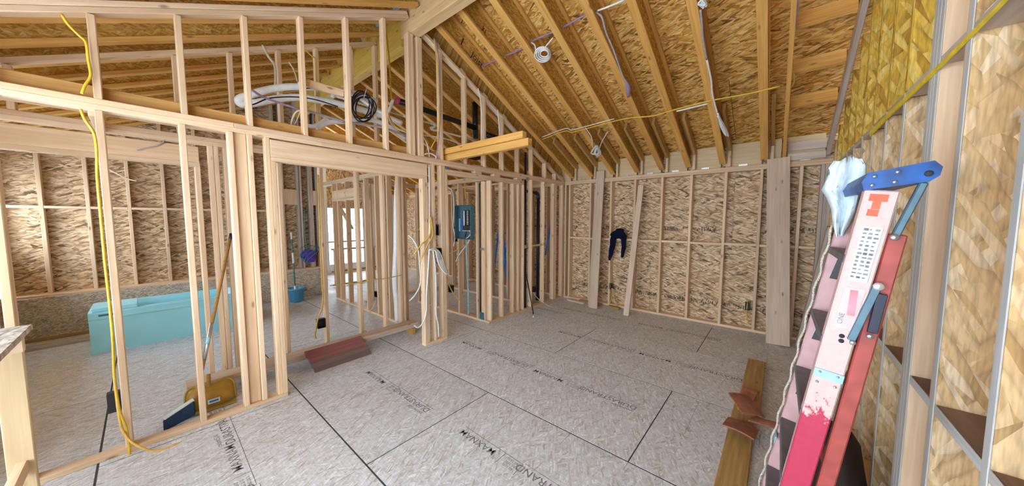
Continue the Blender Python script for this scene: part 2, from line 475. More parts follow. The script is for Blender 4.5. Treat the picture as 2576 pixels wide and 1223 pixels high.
# ------------------------------------------------------------------ roof: deck, joists, ridge beam
ceiling = struct('ceiling', 'gable roof of orange I-joists and strand-board decking seen from below', 'ceiling')
YA, YE = -.66, 12.2
for side in (0, 1):
    s0 = .12
    for k in range(4):                       # sheets, long side along the ridge
        s1 = min(s0 + 1.215, 4.55)
        if s1 - s0 < .1: break
        y = YA - (.0 if k % 2 else 1.22)
        while y < YE:
            ya, yb = max(y, YA), min(y + 2.44, YE)
            if yb - ya > .1:
                if side == 0:
                    base = Vector((RX, 0, raf(RX))) + NR * (JD + .008); d = SL
                else:
                    base = Vector((RX, 0, rafl(RX))) + NL * (JD + .008); d = -SU
                c0 = base + d * ((s0 + s1) / 2)
                nrm = NR if side == 0 else NL
                a, b = Vector((c0.x, ya + .002, c0.z)), Vector((c0.x, yb - .002, c0.z))
                board('roof_panel', a, b, s1 - s0 - .004, .016, 'osb_roof', ceiling, side=d, c=.001)
            y += 2.44
        s0 = s1
for base, d in ((Vector((RX, 0, raf(RX))) + NR * (JD + .04), SL), (Vector((RX, 0, rafl(RX))) + NL * (JD + .04), -SU)):   # unseen sheets added over the decking to block light leaks
    c0 = base + d * 2.3
    board('roof_light_block', (c0.x, YA, c0.z), (c0.x, YE, c0.z), 4.7, .02, 'gap', ceiling, side=d)
def joist(y, side, web=True, sister=True, stiff='left'):
    if side == 0:
        org, d, n = Vector((RX, y, raf(RX))), SL, NR; s0, s1 = .10, 3.93
    else:
        org, d, n = Vector((RX, y, rafl(RX))), -SU, NL; s0, s1 = .10, 3.95
    lo, hi = org + n * .019, org + n * (JD - .019)
    w = board('rafter', org + d * s0 + n * JD / 2, org + d * s1 + n * JD / 2, JD - .05, .010, 'osb_web', ceiling, side=n, c=.001)
    board('flange', lo + d * s0, lo + d * s1, .086, .038, 'flange', w, side=(0, 1, 0))
    board('flange', hi + d * s0, hi + d * s1, .086, .038, 'flange', w, side=(0, 1, 0))
    if sister and side == 0:
        e = org + Vector((0, -.085, 0)) + n * .215
        board('web_filler', e + d * 2.90, e + d * 3.90, .12, .040, 'orange', w, side=n)
        xx = 5.885
        abox('filler_post', xx - .02, xx + .02, y - .105, y - .067, PL1, raf(xx) + .19, 'stud', w)
    return w
JY = [3.355, 2.92, 2.47, 2.02, 1.60, 1.19, .715, .21]
for y in JY: joist(y, 0)
for y in [3.355, 2.92, 2.47, 2.02, 1.6, 1.19, .715, .21, -.25]: joist(y, 1, sister=False)
yb_ = 3.80
while yb_ < 12:
    joist(yb_, 0, sister=False); joist(yb_, 1, sister=False); yb_ += .45
# narrow rafter, rake rafter and lookouts beside the right wall
for yy, w_, mat in ((-.005, .14, 'flange'), (-.45, .14, 'stud_grey')):
    o_ = Vector((RX, yy, raf(RX))) + NR * .07
    board('rafter', o_ + SL * .1, o_ + SL * 3.93, w_, .04, mat, ceiling, side=NR)
for xk in (3.45, 4.05, 4.58, 5.08):
    c_ = Vector((xk, 0, raf(xk))) + NR * .20
    board('lookout', (c_.x, -.03, c_.z), (c_.x, -.43, c_.z), .17, .04, 'flange', ceiling, side=NR)
board('ridge_beam', (RX, -.62, 4.19), (RX, 3.75, 4.19), .42, .135, 'beam', ceiling, side=(0, 0, 1))
board('ridge_beam', (RX - .0, 3.755, 4.12), (RX - .0, 12.1, 4.12), .46, .135, 'yellowbeam', ceiling, side=(0, 0, 1))
board('ridge_light_block', (RX, YA, 4.72), (RX, YE, 4.72), .8, .02, 'gap', ceiling, side=(1, 0, 0))  # added out of sight to close light leaks along the ridge
for ya, yb in ((YA, YE),): abox('eave_light_block', X0 - .12, X0 - .10, ya, yb, PL1, 3.15, 'osb_wall', ceiling)  # added unseen to stop sky light entering at the rear eave
# "Joist" mill print on the first web, a number on the second
def webtext(body, y, x, off, size, flip=1):
    p = Vector((x, y - .0075, raf(x))) + NR * off
    Rm = Matrix((SL, NR, SL.cross(NR))).transposed().to_4x4()
    text('mill_print', body, size, 'ink', ceiling, Matrix.Translation(p) @ Rm, .0006)
webtext('I', 3.355, 2.83, .10, .16); webtext('Joist', 3.355, 3.02, .10, .13); webtext('31', 2.92, 2.80, .09, .09)
# blocking between the joist ends, and truss clips on the plate
jj = JY + [-.005, -.45]
for i in range(len(jj) - 1):
    ya, yb = jj[i + 1] + .03, jj[i] - .03
    abox('eave_block', 5.965, 5.985, ya, yb, PL1, 2.86, 'plyblock', ceiling)
    cm = (ya + yb) / 2
    cl = abox('truss_clip', 5.945, 5.955, cm - .055, cm + .055, PL1 + .002, PL1 + .03, 'clip', ceiling)
abox('eave_block', 5.955, 5.985, 3.42, 9.6, PL1, 2.86, 'plyblock', ceiling)
abox('eave_board', 5.93, 5.96, -.43, -.04, 2.53, 2.63, 'stud_grey', ceiling)
abox('eave_board', 5.93, 5.96, -.43, -.04, 2.66, 2.78, 'stud_grey', ceiling)
# ------------------------------------------------------------------ left wall: partition of studs under a gable
wl = struct('wall_left', 'open stud partition with header, double top plate and gable studs above', 'wall', (0, YL, 0))
yb0, yb1 = YL, YL + D4
def vstud(parent, xr, z0, z1, mat='stud', y0=yb0, y1=yb1, t=T, name='stud'):
    return abox(name, xr - t, xr, y0, y1, z0, z1, mat, parent)
for a, b in ((X0, .828), (2.379, 2.745), (3.593, 5.90)):
    abox('bottom_plate', a, b, yb0, yb1, 0, T, 'stud', wl)
for xr in (-1.10, -.93, -.535, -.128, .262, .541, .668, .790): vstud(wl, xr, T, PL0)
abox('stud', .545, .628, YL + .03, YL + .068, T, PL0, 'stud', wl)
vstud(wl, .828, T, 2.232)                                         # jack studs and header over the wide opening
vstud(wl, 2.417, T, 2.232)
abox('header', .79, 2.455, YL, YL + .038, 2.27, 2.424, 'stud', wl)
abox('header', .79, 2.455, YL + .045, YL + .083, 2.27, 2.424, 'stud', wl)
abox('header_sill', .79, 2.417, yb0, yb1, 2.232, 2.27, 'stud', wl)
for xr in (2.455, 2.572, 2.707, 2.745): vstud(wl, xr, T, PL0 if xr > 2.46 else 2.27)
vstud(wl, 2.783, 1.0, 2.326, t=.037)
for a, b in ((X0, 1.22), (1.22, 3.10), (3.10, 5.905)):
    abox('top_plate', a, b, yb0, yb1, PL0, PL0 + T, 'stud', wl)
for a, b in ((X0, .55), (.55, 2.02), (2.02, 4.2), (4.2, 5.905)):
    abox('top_plate', a, b, yb0, yb1, PL0 + T, PL1, 'stud', wl)
abox('dropped_plate', 2.75, 4.50, yb0, yb1, 2.326, 2.361, 'stud', wl)
abox('dropped_plate', 2.75, 4.50, yb0, yb1, 2.361, 2.397, 'stud', wl)
for xs in (3.30, 3.72, 4.30): abox('spacer', xs, xs + .14, yb0 - .004, yb1, 2.398, 2.437, 'stud', wl)
for xr in (3.666, 3.947, 4.24, 4.377, 4.516): vstud(wl, xr, T, 2.326)
for xr in (4.765, 5.172, 5.525, 5.563, 5.602, 5.86, 5.90): vstud(wl, xr, T, PL0)
abox('mid_block', 4.77, 5.134, YL + .02, YL + .058, 1.19, 1.225, 'stud', wl)
# gable studs above the plate
for xr in (-1.0, -.535, -.124, .282, .680, 1.102, 1.521, 1.936):
    z1 = 2.918 + .452 * (xr - T / 2 + .468) - .004
    vstud(wl, xr, PL1, z1)
for xr in (2.25, 2.288, 2.372, 2.412): vstud(wl, xr, PL1, 3.975, name='ridge_post')
for xr in (2.722, 3.151, 3.544, 3.961, 4.368, 4.776, 5.214, 5.575):
    vstud(wl, xr, PL1, raf(xr - T / 2) - .075)
# rake plates
def rake(a, b, off, mat, y0, y1, right, name='rake_plate', t=T):
    f = (lambda x: raf(x)) if right else (lambda x: 2.918 + .452 * (x + .468))
    n = NR if right else NL
    A, B = Vector((a, (y0 + y1) / 2, f(a))) + n * off, Vector((b, (y0 + y1) / 2, f(b))) + n * off
    return board(name, A, B, y1 - y0, t, mat, wl, side=(0, 1, 0))
rake(2.42, 5.93, -.048, 'stud', yb0, yb1, True)
rake(X0, 2.24, .019, 'stud', yb0, yb1, False); rake(X0, 2.24, .058, 'stud', yb0, yb1, False)
xk = 2.6
while xk < 5.8:                                                     # blocks in the dark slot under the joist
    rake(xk, xk + .10, -.012, 'stud', yb0 + .004, yb0 + .07, True, 'rake_block', .03); xk += .45
rake(2.42, 5.9, .13, 'osb_web', yb0 + .10, yb0 + .112, True, 'rim_panel', .24)
# ribbon board lying on the plate behind the studs
for a, b in ((X0, .26), (.28, 1.5), (1.52, 2.22)):
    abox('ribbon_board', a, b, yb1 + .001, yb1 + .039, PL1, PL1 + .10, 'orange', wl)  # orange tone paints the warm light into these lengths
abox('ribbon_board', 2.45, 5.5, yb1 + .001, yb1 + .039, PL1 - .06, PL1 + .035, 'stud', wl)
abox('ribbon_block', 1.10, 1.483, yb1 + .0, yb1 + .04, 3.02, 3.09, 'stud', wl)
# nail plates
for x_, z_, w_ in ((4.545, 1.205, .09), (5.15, 1.22, .05), (4.60, 2.44, .09)):
    abox('nail_plate', x_ - w_ / 2, x_ + w_ / 2, YL - .003, YL - .0005, z_ - .03, z_ + .03, 'steel', wl)
abox('plate_tape', 2.76, 2.80, YL - .003, YL - .0005, 2.40, 2.43, 'blue', wl)

# ------------------------------------------------------------------ back wall
wb = struct('wall_back', 'exterior stud wall sheathed with tan strand board', 'wall', (XB, 1.5, 0))
xb0, xb1 = XB, XB + D6
abox('bottom_plate', xb0, xb1, YR, 9.6, 0, T, 'stud', wb)
for z in (PL0, PL0 + T): abox('top_plate', xb0, xb1, YR - .1, 3.54, z, z + T, 'stud', wb)
for z in (PL0, PL0 + T): abox('top_plate', xb0, xb1, 3.64, 9.6, z, z + T, 'stud', wb)
SY = [3.52, 3.42, 2.945, 2.51, 2.055, 1.59, 1.14, .665, .23, -.20]
for y in SY: abox('stud', xb0, xb1, y - .019, y + .019, T, PL0, 'stud', wb)
for y in (-.41, -.45, -.488): abox('stud', xb0, xb1, y - .019, y + .019, T, PL0, 'stud_grey', wb)
y = 4.0
while y < 9.5: abox('stud', xb0, xb1, y - .019, y + .019, T, PL0, 'stud', wb); y += .44
for i in range(1, len(SY) - 1):
    abox('mid_block', xb0 + .005, xb1, SY[i + 1] + .019, SY[i] - .019, 1.30 + .006 * (i % 2), 1.338 + .006 * (i % 2), 'stud', wb)
abox('mid_block', xb0 + .005, xb1, -.39, -.22, 1.30, 1.338, 'stud', wb)
for r, (za, zb) in enumerate(((.0, 1.219), (1.222, 2.44), (2.443, 2.9))):
    y = -.66 - (1.22 if r == 1 else 0)
    while y < 10.7:
        ya, yb = max(y, -.66), min(y + 2.44, 10.7)
        if yb - ya > .05: abox('wall_panel', xb1 + .001, xb1 + .013, ya + .001, yb - .001, za, zb, 'osb_wall', wb, c=.001)
        y += 2.44

abox('wall_light_block', xb1 + .016, xb1 + .026, -.7, 10.7, 0, 2.95, 'drywall', wb)  # unseen backing added so no sky light leaks between the sheets

# ------------------------------------------------------------------ right wall: deep strand studs close to the camera
wr = struct('wall_right', 'deep stud wall of large-flaked strand lumber beside the ladder', 'wall', (2, YR, 0))
ry0, ry1 = YR - D6, YR
def gz(x): return (raf(x) if x > RX else rafl(x)) + .16
rs = [(-.9, 'lsl'), (-.5, 'lsl'), (-.1, 'lsl'), (.3, 'lsl'), (.75, 'lsl'), (1.16, 'lsl'), (1.585, 'lsl'), (2.012, 'lsl'), (2.32, 'stud'), (2.36, 'stud_grey'), (2.40, 'stud_grey'),
      (2.80, 'lsl'), (3.20, 'lsl'), (3.60, 'lsl'), (4.0, 'lsl'), (4.4, 'lsl'), (4.8, 'lsl'), (5.2, 'lsl'), (5.6, 'lsl'), (5.88, 'stud')]
for x, m in rs:
    spans = ((T, 2.374, m), (2.414, gz(x), 'lsl_yellow')) if x > 2.45 and m == 'lsl' else ((T, gz(x), m),)
    for za, zb, mm in spans:
        st_ = abox('stud', x - .019, x + .019, ry0, ry1 - .004, za, zb, mm, wr)
        abox('stud_edge', x - .019, x + .019, ry1 - .004, ry1, za, zb, 'edge' if zb < 2.4 or x < 2.45 else 'lsl_yellow', st_, c=.001)  # grey lower strips paint the skylight onto the stud fronts
abox('stud', 2.035, 2.06, ry0 + .02, ry1 - .004, T, gz(2.05), 'stud', wr)
abox('bottom_plate', X0, 5.9, ry0, ry1, 0, T, 'stud', wr)
for i in range(len(rs) - 1):
    a, b = rs[i][0] + .0195, rs[i + 1][0] - .0195
    if b - a > .1:
        if abs(b - 2.0) < .05: b -= 0
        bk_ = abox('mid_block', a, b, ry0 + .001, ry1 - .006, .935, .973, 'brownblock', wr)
        abox('block_edge', a, b, ry1 - .006, ry1 - .002, .935, .973, 'edge', bk_, c=.001)  # block front painted in the same skylight tone
        abox('upper_block', a, b, ry0 + .001, ry1 - .002, 2.375, 2.413, 'stud_grey', wr)
gp = [(X0, 0), (6.05, 0), (6.05, raf(6.05) + .3), (RX, raf(RX) + .33), (X0, rafl(X0) + .3)]
prism('wall_panel', [(x, z) for x, z in gp], .012, 'lsl', wr,
      Matrix.Translation((0, ry0 - .001, 0)) @ Matrix.Rotation(math.pi / 2, 4, 'X'))

# ------------------------------------------------------------------ rear wall behind the camera, openings sized to let in enough light
wn = struct('wall_rear', 'stud wall with wide openings sized for daylight', 'wall', (X0, 3, 0))
xn0, xn1 = X0 - D6, X0
for z in (PL0, PL0 + T): abox('top_plate', xn0, xn1, YR - .14, 8.0, z, z + T, 'stud', wn)
abox('bottom_plate', xn0, xn1, YR - .14, 8.0, 0, T, 'stud', wn)
for y in (-.6, 1.55, 3.45, 3.72, 4.5, 6.2, 7.95):
    abox('stud', xn0, xn1, y - .019, y + .019, T, PL0, 'stud', wn)
for ya, yb, zs in ((-.57, 1.52, .50), (1.58, 3.42, .50), (4.53, 6.17, 1.25), (6.23, 7.92, 1.25)):
    abox('window_sill', xn0, xn1, ya, yb, zs, zs + .038, 'stud', wn)
    abox('sill_panel', xn0 - .013, xn0 - .001, ya, yb, 0, zs, 'osb_wall', wn)
abox('head_panel', xn0 - .013, xn0 - .001, 4.5, 7.95, 2.05, 2.5, 'osb_wall', wn)
for ya, yb in ((3.42, 4.5),): abox('wall_panel', xn0 - .013, xn0 - .001, ya, yb, 0, 2.5, 'osb_wall', wn)

# ------------------------------------------------------------------ bathroom partition behind the left wall
wm = struct('wall_bathroom', 'second stud partition with long header behind the left wall', 'wall', (0, 4.37, 0))
ym0, ym1 = 4.37, 4.37 + D4
def mst(xr, z0, z1, mat='stud'): return abox('stud', xr - T, xr, ym0, ym1, z0, z1, mat, wm)
for z in (PL0, PL0 + T): abox('top_plate', X0, 2.66, ym0, ym1, z, z + T, 'stud', wm)
abox('bottom_plate', .37, .70, ym0, ym1, 0, T, 'stud', wm)
abox('bottom_plate', 1.40, 2.66, ym0, ym1, 0, T, 'stud', wm)
for xr in (.405, .505, .545, .615): mst(xr, T, PL0 if xr > .41 else 2.22)
for xr in (1.07, 1.498, 1.94, 2.30, 2.55, 2.60): mst(xr, T, PL0)
abox('header', X0, .40, ym0 - .001, ym0 + .037, 2.258, 2.41, 'stud', wm)
abox('header_sill', X0, .405, ym0, ym1, 2.22, 2.258, 'stud', wm)
for xr in (-.95, -.56, -.15, .304, .70, 1.121, 1.508, 1.92, 2.25):
    mst(xr, PL1, 2.918 + .452 * (xr - .02 + .468) - .03)
A_, B_ = Vector((X0, ym0 + .045, 2.918 + .452 * (X0 + .468))), Vector((2.24, ym0 + .045, 2.918 + .452 * (2.24 + .468)))
board('rake_plate', A_, B_, D4, T, 'stud', wm)
abox('ceiling_board', X0, 2.2, 3.95, 4.09, PL1 + .0, PL1 + .038, 'stud', wm)
for xk in (-.8, -.2, .6, 1.4, 2.0): abox('ceiling_joist', xk, xk + .038, 3.68, 4.36, PL0 - .02, PL0 + .07, 'stud', wm)

# ------------------------------------------------------------------ hall walls running away from the camera
wh = struct('wall_hallway', 'stud partition running away behind the door opening', 'wall', (2.62, 5, 0))
def yst(parent, x0, y, z0, z1, mat='stud', d=D4): return abox('stud', x0, x0 + d, y - .019, y + .019, z0, z1, mat, parent)
abox('bottom_plate', 2.62, 2.709, 4.47, 7.2, 0, T, 'stud', wh)
for z in (PL0, PL0 + T): abox('top_plate', 2.62, 2.709, 4.47, 8.0, z, z + T, 'stud', wh)
for y in (4.49, 4.53, 4.93, 5.33, 5.73, 6.13, 6.53, 6.93, 7.18): yst(wh, 2.62, y, T, PL0)
abox('header', 2.622, 2.70, 6.0, 7.16, 2.12, 2.30, 'stud', wh)
abox('header_sill', 2.62, 2.709, 6.0, 7.16, 2.08, 2.118, 'stud', wh)
wp = struct('wall_panel_side', 'short stud wall carrying the breaker panel', 'wall', (3.62, 4.2, 0))
abox('bottom_plate', 3.595, 3.684, 3.632, 5.6, 0, T, 'stud', wp)
for z in (PL0 - .11, PL0 + T - .11): abox('top_plate', 3.595, 3.684, 3.632, 5.6, z, z + T, 'stud', wp)
for y in (3.66, 3.70, 3.83, 4.30, 4.72, 5.14, 5.56): yst(wp, 3.595, y, T, 2.32)
abox('hold_down', 3.585, 3.594, 3.66, 3.76, .04, .16, 'holdown', wp)
abox('hold_down_rod', 3.60, 3.62, 3.755, 3.775, .04, 2.3, 'navy_abs', wp)
abox('nail_plate', 3.589, 3.5945, 3.64, 3.74, 1.20, 1.24, 'steel', wp)
wc = struct('wall_closet', 'far stud partition seen through the hall', 'wall', (4.5, 6.4, 0))
abox('bottom_plate', 2.9, 5.9, 6.40, 6.489, 0, T, 'stud', wc)
for z in (PL0, PL0 + T): abox('top_plate', 2.75, 5.9, 6.40, 6.489, z, z + T, 'stud', wc)
for k, x in enumerate((3.05, 3.35, 3.75, 4.15, 4.45, 4.85, 5.25, 5.6)): abox('stud', x, x + T, 6.40, 6.489, T, PL0, 'stud', wc)
abox('bottom_plate', 4.9, 4.989, 3.64, 6.39, 0, T, 'stud', wc)
for y in (3.9, 4.3, 4.75, 5.2, 5.7, 6.1): yst(wc, 4.9, y, T, PL0)
for z in (PL0,): abox('top_plate', 4.9, 4.989, 3.64, 6.39, z, z + T, 'stud', wc)

# ------------------------------------------------------------------ far wall with a low sheathed pony wall
wf = struct('wall_far', 'far gable wall of dark strand board above a low sheathed ledge', 'wall', (0, 8, 0))
yf0, yf1 = 8.0, 8.14
for x in (-1.25, -.913, -.512, -.112, .273, .68, 1.08, 1.49, 1.84, 1.96, 2.24, 2.29, 2.46, 2.50, 2.60):
    abox('stud', x - .02, x + .02, yf0, yf1, .635, (rafl(x) if x < RX else raf(x)) + .1, 'stud' if x < 1.4 else 'stud_grey', wf)
fx = [-1.25, -.913, -.512, -.112, .273, .68, 1.08, 1.49, 1.84]
for i in range(len(fx) - 1): abox('mid_block', fx[i] + .02, fx[i + 1] - .02, yf0, yf1, 1.86, 1.898, 'stud', wf)
for a, b in ((1.98, 2.22), (2.52, 2.62)):
    abox('header', a, b, yf0, yf0 + .04, 2.02, 2.35, 'stud', wf)
abox('ledge_board', X0, 2.70, 7.86, 8.13, .60, .635, 'stud', wf)
for xa, xb in ((X0, .55), (.553, 1.85), (1.853, 2.70)):
    abox('pony_panel', xa, xb, 7.865, 7.878, 0, .598, 'osb_pony', wf, c=.001)
gp = [(X0, .6), (2.70, .6), (2.70, raf(2.7) + .3), (RX, raf(RX) + .33), (X0, rafl(X0) + .3)]
prism('gable_panel', gp, .012, 'osb_dark', wf, Matrix.Translation((0, yf1 + .014, 0)) @ Matrix.Rotation(math.pi / 2, 4, 'X'))
we = struct('wall_stairwell', 'white boarded end wall around a bright window opening', 'wall', (4, 10.6, 0))
abox('wall_panel', 2.70, 2.78, 8.16, 10.6, 0, 2.5, 'drywall', we)
abox('wall_panel', 2.75, 3.72, 10.6, 10.64, 0, 4.5, 'drywall', we)
abox('wall_panel', 4.78, 6.0, 10.6, 10.64, 0, 4.5, 'drywall', we)
abox('wall_panel', 3.72, 4.78, 10.6, 10.64, 0, .30, 'drywall', we)
abox('wall_panel', 3.72, 4.78, 10.6, 10.64, 2.06, 4.5, 'osb_dark', we)
abox('window_rail', 3.72, 4.78, 10.58, 10.62, .98, 1.03, 'plyblock', we)
board('brace', (3.32, 8.9, 2.25), (3.72, 8.9, 1.45), .16, .04, 'plyblock', we, side=(0, 1, 0))
# ================================================================== THINGS
def P(px, py, axis, val): return at(px, py, axis, val)
def wire(name, label, px, axis, val, r, mat, cat='cable', group=None, per=6):
    """cable through photo-measured points on one plane"""
    pts = []
    for q in px:
        pts.append(at(q[0], q[1], axis, q[2] if len(q) > 2 else val))
    o = tube(name, pts, r, mat, None, True, 6, per)
    return tag(o, label, cat, group)

# ------------------------------------------------------------------ step ladder folded against the right wall
LX, LU = 1.50, Vector((0, -.1379, .9905)).normalized()
LN = Vector((0, LU.z, -LU.y))                                 # towards the room (front of the ladder)
ld = thing('step_ladder', 'faded red fibreglass step ladder with blue top cap leaning folded on right wall', 'ladder', (LX, .0, 0))
F0 = Vector((LX, .009, 0))
def lp(x, u, n): return Vector((x, F0.y, 0)) + LU * u + LN * n    # x across, u up the rail, n out of the wall
Hh = 1.81
def rail(x0, x1, mat, name, n0, n1, u0, u1, t=.022):
    return board(name, lp(x0, u0, (n0 + n1) / 2), lp(x1, u1, (n0 + n1) / 2), n1 - n0, t, mat, ld, side=LN)
r1 = rail(1.512, 1.512, 'ladderpink', 'front_rail', -.037, .037, .01, Hh)
rail(2.08, 1.93, 'ladderpale', 'front_rail', -.037, .037, .01, Hh)
for n_ in (-.036, .036):                                         # channel flanges of the near rail
    board('rail_flange', lp(1.535, .01, n_ * .97), lp(1.535, Hh, n_ * .97), .004, .03, 'ladderpale', r1, side=LN)
def rear(x0, x1):
    return board('rear_rail', lp(x0, .01, -.082), lp(x1, 1.68, -.060), .042, .03, 'ladderred', ld, side=LN)
rear(1.52, 1.53); rear(2.04, 1.90)
for k in range(5):
    u = 1.58 - .29 * k; xf = 2.07 - .15 * u / 1.8
    st = board('step', lp(1.525, u, 0), lp(xf, u, 0), .078, .03, 'ladderstep', ld, side=LN)
    board('step_brace', lp(xf - .10, u - .017, -.0), lp(xf - .012, u - .12, -.0), .03, .004, 'ladderstep', st, side=LN)
for k in range(4):
    u = .45 + .33 * k
    board('rear_bar', lp(1.535, u, -.08), lp(1.95, u, -.08), .03, .012, 'ladderred', ld, side=LU)
# cap: tapered blue moulding
capq = [(-.085, 1.842), (-.100, 1.860), (-.100, 1.885), (-.082, 1.902), (.042, 1.86), (.050, 1.83), (.040, 1.806)]
vs, fs = [], []
for x in (1.497, 1.95):
    for n_, u_ in capq: vs.append(lp(x, u_, n_))
nq = len(capq)
fs = [list(range(nq)), list(range(nq, 2 * nq))[::-1]] + [[i, nq + i, nq + (i + 1) % nq, (i + 1) % nq] for i in range(nq)]
capo = mesh('top_cap', vs, fs, 'laddercap', ld)
def rivet(p, r, mat='alu', parent=None, d=(-1, 0, 0), name='rivet'):
    mw = Matrix.Translation(p) @ frame(Vector(d).orthogonal(), Vector(d).cross(Vector(d).orthogonal())).to_4x4()
    return lathe(name, [(r * .01, .0), (r, .0), (r, .003), (r * .6, .006), (r * .01, .007)], mat, parent, mw, 10)
for n_, u_ in ((.026, 1.850), (.026, 1.823), (-.018, 1.866), (-.018, 1.836)): rivet(lp(1.496, u_, n_), .006, 'alu', capo)
rivet(lp(1.496, 1.864, -.078), .009, 'ink', capo, name='cap_hole')
board('cap_strut', lp(1.515, 1.84, -.078), lp(1.515, 1.675, -.055), .018, .02, 'ladderblue', ld, side=LN)
rivet(lp(1.502, 1.670, -.052), .010, 'alu', ld)
sp = board('spreader', lp(1.497, 1.505, -.046), lp(1.497, 1.32, -.026), .020, .010, 'ladderblue', ld, side=LN)
board('spreader', lp(1.502, 1.49, -.062), lp(1.502, 1.36, -.066), .024, .010, 'navy_abs', ld, side=LN)
rivet(lp(1.49, 1.512, -.048), .013, 'clip', sp); rivet(lp(1.49, 1.35, -.062), .009, 'alu', sp); rivet(lp(1.49, 1.315, -.030), .008, 'alu', sp)
pl_ = board('splice_plate', lp(1.499, 1.178, -.037), lp(1.499, 1.178, .037), .030, .004, 'ladderplate', ld, side=LU)
for n_, u_ in ((.022, 1.183), (-.022, 1.183), (.022, 1.145), (-.022, 1.145)): rivet(lp(1.500, u_, n_), .0045, 'alu', pl_)
for n_, u_ in ((-.004, 1.325), (-.006, 1.308)): rivet(lp(1.501, u_, n_), .007, 'ink', ld)
for mat, n0, n1, u0, u1 in (('orange_sticker', -.016, .024, 1.775, 1.797), ('orange_sticker', -.004, .014, 1.75, 1.776), ('orange_sticker', -.004, .020, 1.728, 1.749), ('stickerwhite', -.024, .020, 1.515, 1.695), ('pinksticker', -.026, .022, 1.352, 1.492)):
    x = 1.4995
    s_ = board('sticker', lp(x, u0, (n0 + n1) / 2), lp(x, u1, (n0 + n1) / 2), n1 - n0, .0016, mat, ld, side=LN)
    if mat == 'stickerwhite':
        rg = random.Random(2)
        for k in range(13):
            for q in range(3):
                na = n1 - .004 - .013 * q; board('sticker_print', lp(x - .0007, u1 - .010 - .0130 * k, na), lp(x - .0007, u1 - .010 - .0130 * k, na - rg.uniform(.004, .011)), rg.uniform(.003, .008), .0012, 'print', s_, side=LU)
    if mat == 'pinksticker':
        Rm = Matrix((LU, LN, LU.cross(LN))).transposed().to_4x4()
        board('sticker_flash', lp(x - .0006, 1.40, -.010), lp(x - .0006, 1.485, -.002), .018, .0010, 'pinkflash', s_, side=LN)
        text('sticker_print', 'ONE', .018, 'print', s_, Matrix.Translation(lp(x - .0015, 1.365, .004)) @ frame(LU, LN).to_4x4(), .0003)
board('foot_bracket', lp(1.96, .62, .041), lp(2.03, .62, .041), .035, .006, 'ladderplate', ld, side=LU)

# rope running down the far rail
rp = []
for k in range(60):
    u = 1.70 - 1.62 * k / 59; a_ = k * 1.3
    rp.append(lp(2.06 - .15 * u / 1.8, u, .048) + Vector((.004 * math.cos(a_), .004 * math.sin(a_), 0)))
tag(tube('rope', rp, .005, 'rope', None, False, 6), 'thin braided rope strung down the far rail of the ladder', 'rope')

# rag draped over the ladder top
def cloth(name, grid, mat, label, cat):
    nr, nc = len(grid), len(grid[0]); vs = [p for row in grid for p in row]
    back = [p + Vector((.004, -.004, 0)) for p in vs]; n = len(vs); fs = []
    for i in range(nr - 1):
        for j in range(nc - 1):
            a = i * nc + j; fs.append([a, a + 1, a + nc + 1, a + nc]); fs.append([n + a, n + a + nc, n + a + nc + 1, n + a + 1])
    rim = [j for j in range(nc)] + [i * nc + nc - 1 for i in range(1, nr)] + [(nr - 1) * nc + j for j in range(nc - 2, -1, -1)] + [i * nc for i in range(nr - 2, 0, -1)]
    for q in range(len(rim)):
        a, b = rim[q], rim[(q + 1) % len(rim)]; fs.append([a, n + a, n + b, b])
    return tag(mesh(name, vs + back, fs, mat, None, None, True), label, cat)
prof = [(2098, 2168, 394), (2084, 2176, 420), (2078, 2176, 450), (2066, 2170, 478), (2078, 2160, 500), (2090, 2152, 530), (2094, 2138, 560), (2102, 2120, 592)]
grid = []
rnd = random.Random(3)
for i, (xa, xb, yy) in enumerate(prof):
    row = []
    for j in range(9):
        t = j / 8
        dep = 1.86 + .03 * math.sin(t * 11 + i * .4) + .012 * rnd.random()
        row.append(at(xa + (xb - xa) * t, yy + (14 * abs(t - .75) if i == 0 else 0) + 4 * math.sin(t * 9 + i), 0, dep))
    grid.append(row)
cloth('rag', grid, 'rag', 'crumpled white and pale blue rag hanging on the ladder top', 'cloth')
prof2 = [(2068, 2092, 440), (2074, 2096, 462), (2068, 2094, 482), (2062, 2080, 500)]

# yellow strap along the right wall
sv = []
n_ = 14
for k in range(n_):
    t = k / (n_ - 1); x = 3.62 + (1.62 - 3.62) * t; z = 2.352 + .02 * t + .004 * math.sin(7 * t); h = .040 - .032 * t
    for dy, dz in ((-.004, -h / 2), (.004, -h / 2), (.004, h / 2), (-.004, h / 2)): sv.append((x, YR + .006 + dy, z + dz))
sf = [[0, 1, 2, 3], [(n_ - 1) * 4 + q for q in (3, 2, 1, 0)]]
for k in range(n_ - 1):
    for q in range(4): sf.append([k * 4 + q, (k + 1) * 4 + q, (k + 1) * 4 + (q + 1) % 4, k * 4 + (q + 1) % 4])
tag(mesh('strap', sv, sf, 'strap', None), 'bright yellow strap running along the strand-lumber right wall', 'strap')

